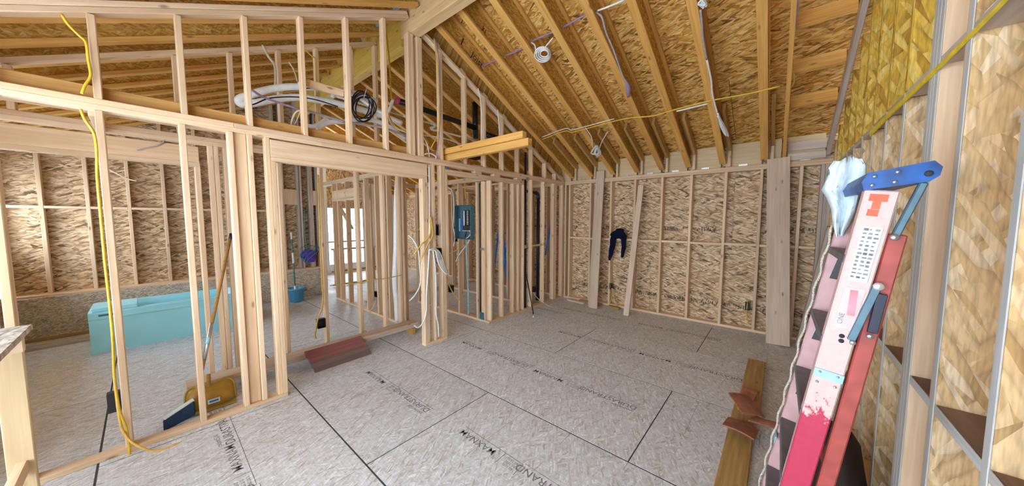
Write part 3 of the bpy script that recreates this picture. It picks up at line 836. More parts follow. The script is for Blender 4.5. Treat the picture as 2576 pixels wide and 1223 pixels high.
# ------------------------------------------------------------------ boards on the floor by the ladder, broken tiles
tag(abox('plank', 1.75, 3.62, .075, .235, 0, .036, 'oldplank'), 'ochre stained plank lying near the ladder feet', 'plank', None)
tag(abox('plank', 3.30, 4.55, .045, .205, .037, .072, 'oldplank'), 'shorter ochre plank lapped over the far end of another', 'plank', None)
def tile(name, label, c, rx, ry, rz, l, w, mat='clay'):
    """gently curved clay tile"""
    vs, fs = [], []; n = 6
    for s in (0, 1):
        for i in range(n + 1):
            y = -w / 2 + w * i / n; z = .012 * (1 - (2 * i / n - 1) ** 2) + s * .010
            vs += [(-l / 2, y, z), (l / 2, y, z)]
    q = 2 * (n + 1)
    for i in range(n):
        a = 2 * i; fs.append([a, a + 2, a + 3, a + 1]); fs.append([q + a, q + a + 1, q + a + 3, q + a + 2])
        fs.append([a, q + a, q + a + 2, a + 2]); fs.append([a + 1, a + 3, q + a + 3, q + a + 1])
    fs.append([0, 1, q + 1, q]); fs.append([2 * n, q + 2 * n, q + 2 * n + 1, 2 * n + 1])
    R = Matrix.Rotation(rz, 4, 'Z') @ Matrix.Rotation(ry, 4, 'Y') @ Matrix.Rotation(rx, 4, 'X')
    return tag(mesh(name, vs, fs, mat, None, Matrix.Translation(c) @ R), label, 'tile')
tile('clay_tile', 'terracotta tile tipped on top of the plank pile', at(1876, 1020, 2, .15), .12, -.22, .55, .23, .17)
tile('clay_tile', 'terracotta tile with a pale front edge, nearest of the broken tiles', at(1862, 1078, 2, .085), .06, .12, -.10, .20, .20)
tile('clay_tile', 'terracotta tile leaning towards the ladder rail', at(1930, 1066, 2, .115), -.10, .35, .9, .24, .10)
tile('clay_tile', 'small upturned terracotta tile at the back of the tile pile', at(1885, 992, 2, .10), -.5, .1, 1.2, .12, .12)
# dark bag slumped behind the ladder
vs, fs = [], []
seg, rings = 14, 7
for i in range(rings):
    f = i / (rings - 1); z = .44 * f; r0 = .15 * math.sin(math.pi * (.25 + .62 * f)) + .02
    for k in range(seg):
        a = 2 * math.pi * k / seg; r = r0 * (1 + .10 * math.sin(3 * a + i) + .06 * math.sin(5 * a - 2 * i))
        vs.append((2.62 + 1.5 * r * math.cos(a), -.315 + .85 * r * math.sin(a), z + .012 * math.sin(4 * a) * f))
for i in range(rings - 1):
    for k in range(seg): fs.append([i * seg + k, i * seg + (k + 1) % seg, (i + 1) * seg + (k + 1) % seg, (i + 1) * seg + k])
fs.append(list(range(seg))[::-1]); fs.append([(rings - 1) * seg + k for k in range(seg)])
tag(mesh('tool_bag', vs, fs, 'bag', None, None, True), 'dark brown bag slumped on the floor behind the ladder', 'bag')

# ------------------------------------------------------------------ boards leaning on the back wall
def leaner(label, pxb, pxt, xbot, xtop, w, t, mat='board', z1=2.5):
    a = at(pxb[0], pxb[1], 2, 0.006); a = Vector((xbot, at(pxb[0], pxb[1], 0, xbot).y, .006))
    b = at(pxt[0], pxt[1], 0, xtop)
    return tag(board('lumber_board', a, b, w, t, mat, None, side=(0, 1, 0)), label, 'board', None)
leaner('wide grey knotty board leaning on back wall beside the corner', (1492, 776), (1511, 430), 5.52, 5.885, .165, .03)
leaner('narrow board propped behind the wide knotty board in the corner', (1483, 772), (1502, 470), 5.60, 5.888, .06, .03)
leaner('narrow knotty board leaning just beyond the navy jacket', (1575, 796), (1613, 466), 5.47, 5.885, .095, .035)
leaner('widest pale board standing upright against the back wall', (1956, 868), (1958, 398), 5.50, 5.885, .25, .035)
tag(board('lumber_board', (5.60, -.26, .03), (5.45, -.468, 1.62), .14, .036, 'stud_grey', None, side=(1, 0, 0)),
    'dark grey board tilted into the far right corner', 'board')
for k, (x, y, l, rz, lab) in enumerate(((5.72, 3.12, .40, 1.45, 'short pale wood offcut on the floor near the back corner'), (5.83, 2.86, .50, 1.5, 'flat brown offcut between corner and leaning board'), (5.80, 2.35, .24, 1.4, 'stubby offcut block at the foot of the back wall'))):
    d = Vector((math.cos(rz), math.sin(rz), 0))
    tag(board('wood_offcut', Vector((x, y, .02)) - d * l / 2, Vector((x, y, .02)) + d * l / 2, .085, .036, 'board' if k == 0 else 'oldplank', None, side=d.cross(Vector((0, 0, 1)))), lab, 'offcut')

# navy jacket hanging on the back wall
jk = thing('jacket', 'navy blue jacket hanging by the collar on the back wall', 'jacket', at(1552, 600, 0, 5.86))
def blob(name, px, rad, flat, parent, depth=5.87):
    pts = [at(x, y, 0, depth) for x, y in px]
    pts2 = spline(pts, 5); rr = []
    for i in range(len(rad) - 1): rr += [rad[i] + (rad[i + 1] - rad[i]) * k / 5 for k in range(5)]
    rr.append(rad[-1]); vs, fs = [], []; n = len(pts2); S = 12
    for i, p in enumerate(pts2):
        t = (pts2[min(i + 1, n - 1)] - pts2[max(i - 1, 0)]).normalized(); u = Vector((1, 0, 0)); w = t.cross(u).normalized()
        for k in range(S):
            a = 2 * math.pi * k / S; q = 1 + .10 * math.sin(3 * a + i * .9)
            vs.append(p + rr[i] * q * (math.cos(a) * w + math.sin(a) * u * flat))
    for i in range(n - 1):
        for k in range(S): fs.append([i * S + k, i * S + (k + 1) % S, (i + 1) * S + (k + 1) % S, (i + 1) * S + k])
    fs.append(list(range(S))[::-1]); fs.append([(n - 1) * S + k for k in range(S)])
    return mesh(name, vs, fs, 'jacket', parent, None, True)
blob('body', [(1541, 598), (1550, 590), (1560, 588), (1571, 600)], [.075, .085, .085, .06], .35, jk)
blob('collar', [(1550, 581), (1560, 580), (1568, 582)], [.03, .045, .035], .6, jk)
blob('sleeve', [(1546, 590), (1542, 605), (1539, 625), (1536, 640), (1533, 655)], [.06, .055, .05, .042, .02], .5, jk)
blob('sleeve', [(1568, 594), (1569, 610), (1568, 628), (1566, 640), (1565, 648)], [.05, .045, .038, .03, .025], .5, jk)

# ------------------------------------------------------------------ electrical boxes
def ebox(label, p, axis_dir, w=.06, h=.10, d=.06, mat='black'):
    """open-fronted outlet box; axis_dir: which way the mouth faces"""
    o = thing('outlet_box', label, 'outlet box', p)
    n = Vector(axis_dir); s = Vector((0, 0, 1)).cross(n)
    def pc(nm, c, sz):
        e = [sz[0] * abs(s.x) + sz[1] * abs(n.x), sz[0] * abs(s.y) + sz[1] * abs(n.y), sz[2]]
        return abox(nm, c.x - e[0] / 2, c.x + e[0] / 2, c.y - e[1] / 2, c.y + e[1] / 2, c.z - e[2] / 2, c.z + e[2] / 2, mat, o)
    pc('back_plate', p - n * (d / 2 - .004), (w, .006, h))
    for q in (-1, 1):
        pc('side_wall', p + s * q * (w / 2 - .003), (.006, d, h)); pc('end_wall', p + Vector((0, 0, q * (h / 2 - .003))), (w - .012, d, .006))
    pc('nail_lug', p + s * (w / 2 - .014) + Vector((0, 0, h / 2 - .012)) + n * (d / 2 - .008), (.012, .008, .014))
    return o
bxs = [('black outlet box beside the low yellow cable in the wide opening', at(807, 813, 1, 4.40), (0, -1, 0), .09, .12),
       ('black outlet box low on the hallway partition', Vector((2.645, 5.33 + .02 + .05, at(955, 745, 0, 2.6).z)), (-1, 0, 0), .10, .10),
       ('upper black switch box on the post by the opening', Vector((2.60, YL + .03, at(1086, 579, 1, YL).z)), (0, -1, 0), .05, .15),
       ('lower black switch box with white cables looped over it on the post', Vector((2.625, YL + .03, at(1086, 641, 1, YL).z)), (0, -1, 0), .085, .16),
       ('upper black outlet box next to the breaker panel', at(1149, 569, 0, 3.72), (-1, 0, 0), .09, .10),
       ('middle black outlet box below its twin by the breaker panel', at(1150, 601, 0, 3.72), (-1, 0, 0), .09, .10),
       ('black outlet box near the floor left of the breaker panel', at(1133, 726, 0, 3.70), (-1, 0, 0), .14, .13),
       ('small black outlet box on the back wall under the jacket', at(1537, 720, 0, 5.93), (-1, 0, 0), .055, .11),
       ('black outlet box on the back wall beside the widest board', at(1881, 770, 0, 5.95), (-1, 0, 0), .06, .12),
       ('black outlet box near the floor beside the vent pipes', at(1343, 728, 1, 3.60), (0, -1, 0), .05, .11),
       ('black outlet box low on the near stud with the yellow cables', Vector((-.20, YL + .05, at(275, 1020, 1, YL).z)), (-1, 0, 0), .06, .14)]
for lab, p, n, w, h in bxs: ebox(lab, Vector(p), n, w, h)

# ------------------------------------------------------------------ breaker panel
bp = thing('breaker_panel', 'teal grey open breaker panel with wires on the hall wall', 'breaker panel', (3.56, 4.07, 1.37))
py0, py1, pz0, pz1, pxf, pxk = 3.87, 4.275, 1.372, 1.945, 3.50, 3.592
abox('back_pan', pxk - .008, pxk, py0, py1, pz0, pz1, 'panel', bp)
for ya, yb in ((py0, py0 + .008), (py1 - .008, py1)): abox('side_wall', pxf, pxk, ya, yb, pz0, pz1, 'panel', bp)
for za, zb in ((pz0, pz0 + .008), (pz1 - .008, pz1)): abox('end_wall', pxf, pxk, py0, py1, za, zb, 'panel', bp)
bus = abox('bus_housing', 3.545, 3.582, 3.895, 4.085, 1.60, 1.86, 'panel_dark', bp)
for k in range(9):
    abox('breaker_slot', 3.538, 3.546, 3.975, 4.005, 1.615 + .027 * k, 1.632 + .027 * k, 'alu', bus)
for y in (3.90, 4.08): abox('neutral_bar', 3.540, 3.556, y - .01, y + .01, 1.60, 1.85, 'alu', bp)
abox('main_breaker', 3.52, 3.575, 3.90, 4.09, 1.53, 1.598, 'panel_dark', bp)
lug = abox('lug_bar', 3.525, 3.545, 3.93, 4.11, 1.505, 1.525, 'alu', bp)
abox('wiring_label', 3.578, 3.582, 4.22, 4.26, 1.50, 1.72, 'cyan', bp)
abox('warning_label', 3.578, 3.582, 4.16, 4.205, 1.50, 1.70, 'blue', bp)
tube('feeder_wire', [(3.54, 3.95, 1.53), (3.53, 3.90, 1.48), (3.54, 3.96, 1.42), (3.55, 4.04, 1.38)], .010, 'white', bp)
tube('feeder_wire', [(3.54, 4.0, 1.53), (3.53, 4.02, 1.46), (3.54, 4.05, 1.40)], .009, 'black', bp)
tag(tube('feeder_cable', [(3.57, 4.05, 1.37), (3.57, 4.05, 1.1), (3.568, 4.04, .8), (3.57, 4.02, .5), (3.573, 4.02, .05)], .013, 'bluecable'), 'thick pale blue feeder cable dropping from the breaker panel', 'cable')
# ------------------------------------------------------------------ work bench at the left edge
wbn = thing('work_bench', 'rough timber work bench with a grey strand-board top at the left edge', 'bench', (-.85, 2.9, 0))
abox('bench_top', -1.25, -.435, 2.35, 3.22, 1.075, 1.105, 'osb_bench', wbn)
for x, y in ((-.505, 3.12), (-.505, 2.45), (-1.2, 3.12), (-1.2, 2.45)): abox('leg', x - .019 - .026, x + .019 + .026, y, y + .038, 0, 1.037, 'plyblock', wbn)
for y in (3.08, 2.49): abox('apron', -1.24, -.45, y, y + .037, .985, 1.074, 'stud', wbn)
abox('stretcher', -.52, -.482, 2.45, 3.115, .30, .37, 'stud', wbn)

# ------------------------------------------------------------------ bathtub still in its cyan film
tb = thing('bathtub', 'pale cyan film-wrapped bathtub standing in the bathroom', 'bathtub', (.25, 6.9, 0))
def tubmesh():
    L, W, Hz = 1.52, .76, .53; x0, y0 = -.50, 6.50
    def ring(ix0, ix1, iy0, iy1, z, r=.06):
        pts = []
        for cx_, cy_, a0 in ((ix1 - r, iy1 - r, 0), (ix0 + r, iy1 - r, 90), (ix0 + r, iy0 + r, 180), (ix1 - r, iy0 + r, 270)):
            for k in range(5):
                a = math.radians(a0 + 90 * k / 4); pts.append((x0 + cx_ + r * math.cos(a), y0 + cy_ + r * math.sin(a), z))
        return pts
    rings = [ring(0, L, 0, W, .0, .01), ring(0, L, 0, W, Hz - .02, .01), ring(.0, L, .0, W, Hz, .02), ring(.10, L - .06, .07, W - .07, Hz, .10), ring(.13, L - .10, .09, W - .09, Hz - .06, .10), ring(.25, L - .2, .15, W - .15, .12, .14)]
    vs = [p for r in rings for p in r]; n = 20; fs = []
    for i in range(len(rings) - 1):
        for k in range(n): fs.append([i * n + k, i * n + (k + 1) % n, (i + 1) * n + (k + 1) % n, (i + 1) * n + k])
    fs.append(list(range(n))[::-1]); fs.append([(len(rings) - 1) * n + k for k in range(n)])
    return vs, fs
v_, f_ = tubmesh(); mesh('shell', v_, f_, 'tub', tb)
abox('apron_lip', -.50, 1.02, 6.488, 6.4995, .44, .52, 'tub', tb)
abox('end_block', -.47, -.10, 6.52, 7.0, .531, .575, 'tub', tb)
abox('maker_label', -.42, -.24, 6.484, 6.4875, .475, .50, 'panel', tb)
for k, (y, z, lab) in enumerate(((7.30, .02, 'long grey lath on the floor against the low ledge'), (7.44, .02, 'second grey lath between the long lath and the ledge'), (7.60, .06, 'brown lath stacked highest beside the ledge'))):
    tag(abox('lath', -1.25, -.52 + .03 * k, y, y + .07, z - .02, z + .02, 'stud_grey' if k < 2 else 'oldplank'), lab, 'lath')

# ------------------------------------------------------------------ bucket, mop, cloth, wire on the far ledge
bk = thing('bucket', 'round blue plastic bucket standing by the far ledge', 'bucket', (2.0, 7.58, 0))
lathe('body', [(.10, 0), (.118, .01), (.150, .27), (.162, .275), (.162, .29), (.150, .292), (.142, .28), (.112, .02), (.005, .018)], 'bucket', bk, Matrix.Translation((2.0, 7.58, 0)), 24)
for s in (-1, 1): abox('handle_lug', 2.0 + s * .168 - .02, 2.0 + s * .168 + .02, 7.56, 7.60, .20, .27, 'bucket', bk)
tube('handle', [(1.83, 7.58, .25), (1.86, 7.46, .27), (2.0, 7.41, .28), (2.14, 7.46, .27), (2.17, 7.58, .25)], .005, 'alu', bk)
mp = thing('mop', 'teal handled mop standing in the blue bucket', 'mop', (1.99, 7.6, .03))
tube('handle', [(1.99, 7.60, .30), (1.985, 7.66, 1.30)], .013, 'teal', mp, False, 8)
tube('grip', [(1.985, 7.66, 1.30), (1.985, 7.663, 1.44)], .015, 'white', mp, False, 8)
tube('collar', [(1.988, 7.62, .80), (1.986, 7.633, 1.02)], .020, 'white', mp, False, 8)
lathe('head', [(.02, .12), (.05, .10), (.08, .03), (.06, .022)], 'white', mp, Matrix.Translation((1.99, 7.6, .02)), 12)
tube('neck', [(1.99, 7.60, .12), (1.99, 7.60, .33)], .022, 'white', mp, False, 8)
pc_ = thing('cleaning_cloth', 'violet cloth bundle hooked on teal cords against the far wall', 'cloth', at(778, 640, 1, 7.9))
def blob2(name, c, r, mat, parent, seedv):
    rg = random.Random(seedv); vs, fs = [], []; S, N = 12, 8; ph = [rg.random() * 6 for _ in range(4)]
    for i in range(N + 1):
        th = math.pi * i / N
        for k in range(S):
            a = 2 * math.pi * k / S; q = 1 + .13 * math.sin(3 * a + ph[0]) * math.sin(th) + .09 * math.sin(4 * th + ph[1])
            vs.append((c[0] + r[0] * q * math.sin(th) * math.cos(a), c[1] + r[1] * q * math.sin(th) * math.sin(a), c[2] + r[2] * q * math.cos(th)))
    for i in range(N):
        for k in range(S): fs.append([i * S + k, (i + 1) * S + k, (i + 1) * S + (k + 1) % S, i * S + (k + 1) % S])
    return mesh(name, vs, fs, mat, parent, None, True)
cc = at(776, 641, 1, 7.88)
blob2('bundle', cc, (.16, .05, .12), 'violet', pc_, 9)
blob2('bundle_fold', cc + Vector((.03, -.02, -.08)), (.11, .045, .09), 'violet', pc_, 12)
for k in range(5):
    pts = [cc + Vector((.19 * math.cos(a) + .03 * k, -.03 - .01 * k, .05 + .16 * math.sin(a + .3 * k) - .02 * k)) for a in [x * .7 for x in range(7)]]
    tube('cord', pts, .006, 'teal', pc_)
tube('hook_cord', [cc + Vector((-.02, .03, .1)), cc + Vector((-.02, .09, .45)), cc + Vector((-.01, .10, 1.0))], .009, 'teal', pc_)
hw = thing('wire_coil', 'coil of thin grey wire hanging on the low ledge panel', 'wire', (2.57, 7.85, .1))
cw = at(803, 727, 1, 7.84)
for k in range(4):
    tube('loop', [cw + Vector(((.10 + .012 * k) * math.cos(a), -.01 * k, (.15 - .012 * k) * math.sin(a))) for a in [x * math.pi / 5 for x in range(11)]], .004, 'greywire', hw)
tube('tail', [cw + Vector((0, 0, .14)), cw + Vector((-.01, .0, .30)), cw + Vector((0, .01, .48))], .004, 'greywire', hw)

# ------------------------------------------------------------------ stair guard rail beyond the hall
gr = thing('guard_rail', 'low timber guard rail in front of the bright stair window', 'railing', (3.5, 8.5, 0))
abox('top_rail', 3.05, 4.4, 8.50, 8.59, .93, .97, 'plyblock', gr); abox('bottom_rail', 3.05, 4.4, 8.52, 8.57, .02, .06, 'orange', gr)
for k in range(7): abox('baluster', 3.10 + .2 * k, 3.145 + .2 * k, 8.52, 8.57, .06, .93, 'orange', gr)
abox('mid_rail', 3.05, 4.4, 8.571, 8.59, .36, .40, 'orange', gr)

# ------------------------------------------------------------------ lumber pile along the floor behind the left wall
for k, (x0, x1, y0, y1, z0, lab) in enumerate(((.22, 2.66, 4.085, 4.27, .090, 'long grey board at the bottom of the floor lumber pile'), (.18, 2.62, 4.07, 4.25, .129, 'upper board of the floor lumber pile behind the opening'))):
    tag(abox('lumber_board', x0, x1, y0, y1, z0, z0 + .037, 'board' if k else 'stud_grey'), lab, 'board')
for x, lab in ((.62, 'short bearer block under the near end of the lumber pile'), (2.50, 'short bearer block under the far end of the lumber pile')):
    tag(abox('bearer', x, x + .06, 4.06, 4.29, 0, .089, 'orange'), lab, 'block')
# bundle of red and grey siding leaning on the pile
for k in range(4):
    a_ = Vector((1.155 - .012 * k, 3.880 + .051 * k, .014 + .0515 * k)); b_ = a_ + Vector((.64, .012, .0))
    tag(board('siding_piece', a_, b_, .075, .022, 'redslab' if k > 1 else 'greyslab', None, side=(0, .72, .69)),
        ['greyed siding strip at the foot of the red bundle', 'grey siding strip, second from the floor in the bundle', 'dull red siding strip, third from the floor in the bundle', 'dull red siding strip at the top of the bundle'][k], 'siding')

# ------------------------------------------------------------------ broom and dustpan behind the near bottom plate
br = thing('broom', 'angle broom with ochre handle and navy bristles behind the near bottom plate', 'broom', at(450, 1060, 2, 0))
hp = at(490, 1012, 1, 3.725); tp = at(582, 588, 1, 4.345)
tube('handle', [hp, hp.lerp(tp, .22)], .014, 'handle', br, False, 8)
tube('ferrule', [hp.lerp(tp, .22), hp.lerp(tp, .42)], .0145, 'alu', br, False, 8)
tube('label_band', [hp.lerp(tp, .30), hp.lerp(tp, .34)], .0155, 'cyan', br, False, 8)
tube('shaft', [hp.lerp(tp, .42), hp.lerp(tp, .96)], .0135, 'handle', br, False, 8)
tube('grip', [hp.lerp(tp, .96), tp], .015, 'navy_abs', br, False, 8)
ba, bb = at(410, 1060, 1, 3.68), at(486, 1010, 1, 3.70)
q = [ba, bb, at(490, 1045, 1, 3.70), at(412, 1086, 1, 3.68)]
q[3].z = max(q[3].z, .004)
off = Vector((.01, .05, 0)); vs = [p for p in q] + [p + off for p in q]
mesh('bristles', vs, [[3, 2, 1, 0], [4, 5, 6, 7], [0, 1, 5, 4], [1, 2, 6, 5], [2, 3, 7, 6], [3, 0, 4, 7]], 'bristle', br)
board('head_block', ba + off * .5 + Vector((0, 0, .007)), bb + off * .5 + Vector((0, 0, .007)), .050, .012, 'stickerwhite', br, side=(0, 1, 0))
dp = thing('dustpan', 'ochre yellow lobby dustpan with a small white label standing beside the broom', 'dustpan', at(535, 1040, 2, 0))
dc = at(533, 1010, 1, 3.80)
vs, fs = [], []
rows_ = [(.02, .0, 1.0), (.10, .02, 1.0), (.15, .03, .97), (.185, .05, .88), (.20, .08, .74)]
N = 12
z0_ = .02
for s in (0, 1):
    for h, b_, w_ in rows_:
        for i in range(N + 1):
            t = -1 + 2 * i / N
            vs.append((dc.x + .165 * w_ * t, 3.755 + b_ - .02 * s * 0 + .05 * t ** 4 + s * .006, h + z0_))
q_ = len(rows_) * (N + 1)
for i in range(len(rows_) - 1):
    for k in range(N):
        a = i * (N + 1) + k; fs.append([a, a + 1, a + N + 2, a + N + 1]); fs.append([q_ + a, q_ + a + N + 1, q_ + a + N + 2, q_ + a + 1])
rim = list(range(N + 1)) + [i * (N + 1) + N for i in range(1, 5)] + [4 * (N + 1) + k for k in range(N - 1, -1, -1)] + [i * (N + 1) for i in range(3, 0, -1)]
for i in range(len(rim)): a, b = rim[i], rim[(i + 1) % len(rim)]; fs.append([a, q_ + a, q_ + b, b])
mesh('pan', vs, fs, 'brass', dp, None, True)
abox('pan_floor', dc.x - .16, dc.x + .16, 3.77, 3.98, .004, .014, 'brass', dp)
tube('rim', [(dc.x + .165 * w_ * t, 3.756 + b_ + .05 * t ** 4, h + z0_) for t, (h, b_, w_) in [(-1, rows_[0]), (-1, rows_[2]), (-1, rows_[3]), (-.9, rows_[4]), (-.3, rows_[4]), (.3, rows_[4]), (.9, rows_[4]), (1, rows_[3]), (1, rows_[2]), (1, rows_[0])]], .008, 'brass', dp)
abox('label', dc.x - .03, dc.x + .05, 3.752, 3.7545, .075, .115, 'stickerwhite', dp)
abox('label_print', dc.x - .02, dc.x + .04, 3.7505, 3.7518, .088, .102, 'blue', dp)
tube('handle_stub', [(dc.x - .01, 3.82, .20), (dc.x - .005, 3.86, .31)], .015, 'handle', dp, False, 8)

# ------------------------------------------------------------------ ABS vents, PEX and PVC
tag(tube('vent_pipe', [(4.62, 3.600, .04), (4.62, 3.600, 2.93)], .022, 'navy_abs', None, False, 10), 'straight black vent pipe rising through the left wall', 'pipe')
vp = thing('drain_pipe', 'black drain pipe with an elbow between two studs', 'pipe', (5.0, 3.72, 0))
tube('riser', [(5.19, 3.72, .05), (5.19, 3.72, 2.15)], .032, 'navy_abs', vp, False, 12)
tube('elbow', [(5.19, 3.72, 2.13), (5.185, 3.72, 2.19), (5.15, 3.72, 2.225), (5.09, 3.72, 2.235)], .036, 'navy_abs', vp, True, 12)
tube('arm', [(5.09, 3.72, 2.235), (4.66, 3.68, 2.245)], .028, 'navy_abs', vp, False, 10)
lathe('hub', [(.03, 0), (.042, .002), (.042, .07), (.034, .075)], 'navy_abs', vp, Matrix.Translation((5.19, 3.72, .06)), 12)
tag(tube('water_pipe', [at(1385, 565, 1, 3.66), at(1372, 642, 1, 3.62)], .018, 'blue', None, False, 8), 'short blue water pipe tilted between the corner studs', 'pipe')
tag(tube('water_pipe', [at(1405, 572, 1, 3.66), at(1404, 660, 1, 3.66), at(1406, 745, 1, 3.66)], .016, 'red', None, True, 8), 'upright red water pipe by the back corner', 'pipe')
rd = thing('pry_rod', 'thin black rod with a small foot leaning on the left wall', 'rod', (4.355, 3.197, 0))
tube('rod', [(4.355, 3.20, .02), at(1325, 697, 1, 3.50)], .010, 'black', rd, False, 7)
lathe('foot', [(.035, 0), (.035, .008), (.014, .03), (.012, .05)], 'alu', rd, Matrix.Translation((4.355, 3.198, .001)), 10)
dr = thing('drain_line', 'long black drain line with a magenta test cap above the hall', 'pipe', (3, 4.3, 2.9))
YD = 3.98
p0, p1, p2 = at(1003, 254, 1, YD), at(1112, 290, 1, YD), at(1196, 322, 1, YD)
tube('pipe', [p0, p2], .040, 'abs', dr, False, 12)
tube('test_cap', [p0 + (p0 - p1).normalized() * .03, p0], .046, 'magenta', dr, False, 14)
tube('stack', [at(1195, 258, 1, YD + .02), at(1196, 348, 1, YD + .02)], .048, 'abs', dr, False, 12)
tube('branch', [at(1222, 338, 1, YD), at(1290, 362, 1, YD)], .045, 'abs', dr, False, 12)
tube('trap', [at(1180, 395, 1, YD), at(1200, 398, 1, YD), at(1215, 390, 1, YD)], .035, 'abs', dr, True, 10)

YH = 3.86
def H(px, y=YH): return [at(a, b, 1, y) for a, b in px]
tag(tube('hose', H([(947, 256), (897, 237), (832, 223), (748, 218), (692, 222), (654, 231), (626, 240), (603, 248), (606, 261), (645, 259), (692, 249), (748, 245), (804, 252), (860, 263), (915, 278), (971, 294), (1010, 310)]), .034, 'hose', None, True, 10),
    'long white foam hose folded in a flat loop above the top plate', 'hose')
tag(tube('hose', H([(750, 211), (800, 215), (850, 224), (892, 240), (924, 262), (950, 279), (968, 285), (978, 279), (989, 250)], 3.80), .020, 'hose', None, True, 10),
    'white hose with its end hooked upward beside the magenta cap', 'hose')
tag(tube('hose', H([(800, 322), (830, 308), (870, 306), (905, 300), (950, 306), (985, 322), (1020, 350)], 3.92), .026, 'hose', None, True, 10), 'short white hose sagging low behind the gable studs', 'hose')
tag(tube('hose', H([(770, 315), (790, 318), (806, 310), (820, 300)], 3.95), .022, 'hose', None, True, 10), 'stubby white hose end near the second gable stud', 'hose')
wv_ = thing('water_line', 'thin white water line with a swept joint through the gable studs', 'pipe', at(836, 244, 1, 3.93))
tube('pipe', H([(836, 240), (1014, 292)], 3.93), .012, 'white', wv_, False, 8)
tube('pipe', H([(1014, 292), (1087, 311)], 3.93), .013, 'white', wv_, False, 8)
tube('joint', H([(1083, 310), (1093, 313), (1092, 319), (1084, 322), (1090, 327), (1100, 328)], 3.93), .018, 'white', wv_, True, 8)
tube('pipe', H([(1100, 328), (1205, 356)], 3.93), .013, 'white', wv_, False, 8)
tube('cap', H([(832, 239), (842, 242)], 3.93), .022, 'white', wv_, False, 8)
cl = thing('cable_coil', 'loose black cable coil hung in front of the white hoses', 'cable', at(912, 268, 1, 3.76))
rc = random.Random(5)
for k in range(5):
    cx_, cy_, rx_, ry_ = 912 + rc.uniform(-6, 6), 268 + rc.uniform(-8, 8), 27 + rc.uniform(-7, 3), 34 + rc.uniform(-8, 2)
    tube('loop', [at(cx_ + rx_ * math.cos(a + k), cy_ + ry_ * math.sin(a + k), 1, 3.76 + .006 * k) for a in [x * math.pi / 6 for x in range(13)]], .007, 'black', cl)
tube('lead', H([(757, 223), (810, 221), (850, 226), (880, 240), (900, 262)], 3.75), .006, 'black', cl)
tube('lead', H([(615, 268), (640, 262), (680, 247), (740, 244), (790, 250), (850, 268)], 3.74), .006, 'black', cl)
tube('cable_tie', [at(915, 247, 1, 3.755), at(923, 220, 1, 3.755)], .004, 'white', cl)

# cables threading the gable studs
wire('cable_bundle', 'grey and purple cable bundle sloping through the first gable studs', [(633, 226), (660, 243), (700, 258), (757, 276)], 1, 3.72, .010, 'purple')
wire('cable_bundle', 'grey cable bundle sloping below the long white hose', [(765, 276), (800, 287), (870, 308)], 1, 3.72, .012, 'greywire')
wire('cable_bundle', 'grey and white cable bundle left of the ridge post', [(884, 309), (925, 315), (965, 322), (1022, 342)], 1, 3.70, .013, 'greywire')
wire('cable_bundle', 'white cable bundle crossing below the black drain line', [(1065, 340), (1100, 345), (1130, 352), (1160, 363)], 1, 3.72, .009, 'white')
wire('cable', 'pale cable arching over the orange ribbon board', [(757, 277), (745, 282), (735, 300), (729, 332)], 1, 3.70, .009, 'palewire')
wire('cable', 'white cable drooping to the top plate in the middle of the gable', [(757, 276), (752, 290), (742, 312)], 1, 3.69, .005, 'palewire')
wire('cable', 'pale cable slanting down from the far rafters', [(660, 113), (676, 143), (692, 170), (692, 235)], 1, 4.30, .012, 'palewire')
wire('cable', 'pair of thin pale cables hanging by the third gable stud', [(727, 156), (740, 178), (748, 205)], 1, 4.28, .008, 'palewire')
wire('cable', 'yellow cable stapled down a far gable stud', [(766, 123), (785, 142), (793, 150), (795, 200), (797, 320)], 1, 4.33, .007, 'yellow')
wire('cable', 'yellow cable hanging from the ridge beam past the hooked hose', [(970, 35), (972, 80), (979, 150), (983, 230), (985, 252)], 1, 3.66, .010, 'yellow')
wire('cable', 'yellow cable swinging down to the ridge post', [(978, 285), (985, 305), (1000, 322), (1022, 330)], 1, 3.68, .008, 'yellow')
wire('cable', 'white cable swinging down beside the yellow one at the ridge post', [(975, 285), (982, 308), (998, 324), (1022, 333)], 1, 3.675, .007, 'white')
wire('cable', 'yellow cable strapped down the first gable stud past the ridge', [(1092, 98), (1096, 130), (1102, 180), (1104, 260), (1103, 330), (1085, 372)], 1, YL - .012, .007, 'yellow')
wire('cable', 'purple grey cable strapped down the first gable stud past the ridge', [(1093, 97), (1101, 130), (1105, 180), (1107, 300), (1098, 400)], 1, YL - .014, .008, 'purple')
wire('cable', 'thin white cable down the third gable stud past the ridge', [(1203, 222), (1208, 250), (1212, 300), (1210, 352)], 1, YL - .008, .008, 'white')
wire('cable', 'short white cable on the fourth gable stud past the ridge', [(1252, 276), (1254, 300), (1257, 342)], 1, YL - .008, .008, 'white')
wire('cable', 'white cable crossing behind the strapped gable stud', [(1065, 345), (1075, 365), (1080, 395)], 1, 3.60, .008, 'white')
wire('cable', 'yellow cable looping over the top plate at the post', [(1066, 345), (1076, 360), (1070, 392)], 1, 3.61, .007, 'yellow')
wire('cable', 'curled white cable on the top plate at the post', [(1068, 388), (1082, 386), (1094, 392), (1098, 400)], 1, 3.55, .008, 'white')
wire('cable', 'yellow cable end dangling from the left gable beam', [(155, 36), (172, 62), (200, 90), (216, 107), (222, 150), (228, 190), (214, 215), (206, 236)], 1, YL - .02, .008, 'yellow')
wire('cable', 'yellow cable running down the near stud to the floor', [(203, 275), (213, 300), (236, 335), (243, 380), (245, 450), (255, 560), (264, 660), (275, 760), (284, 860), (288, 950), (300, 1030), (318, 1080), (326, 1150), (310, 1212)], 1, YL - .03, .008, 'yellow')
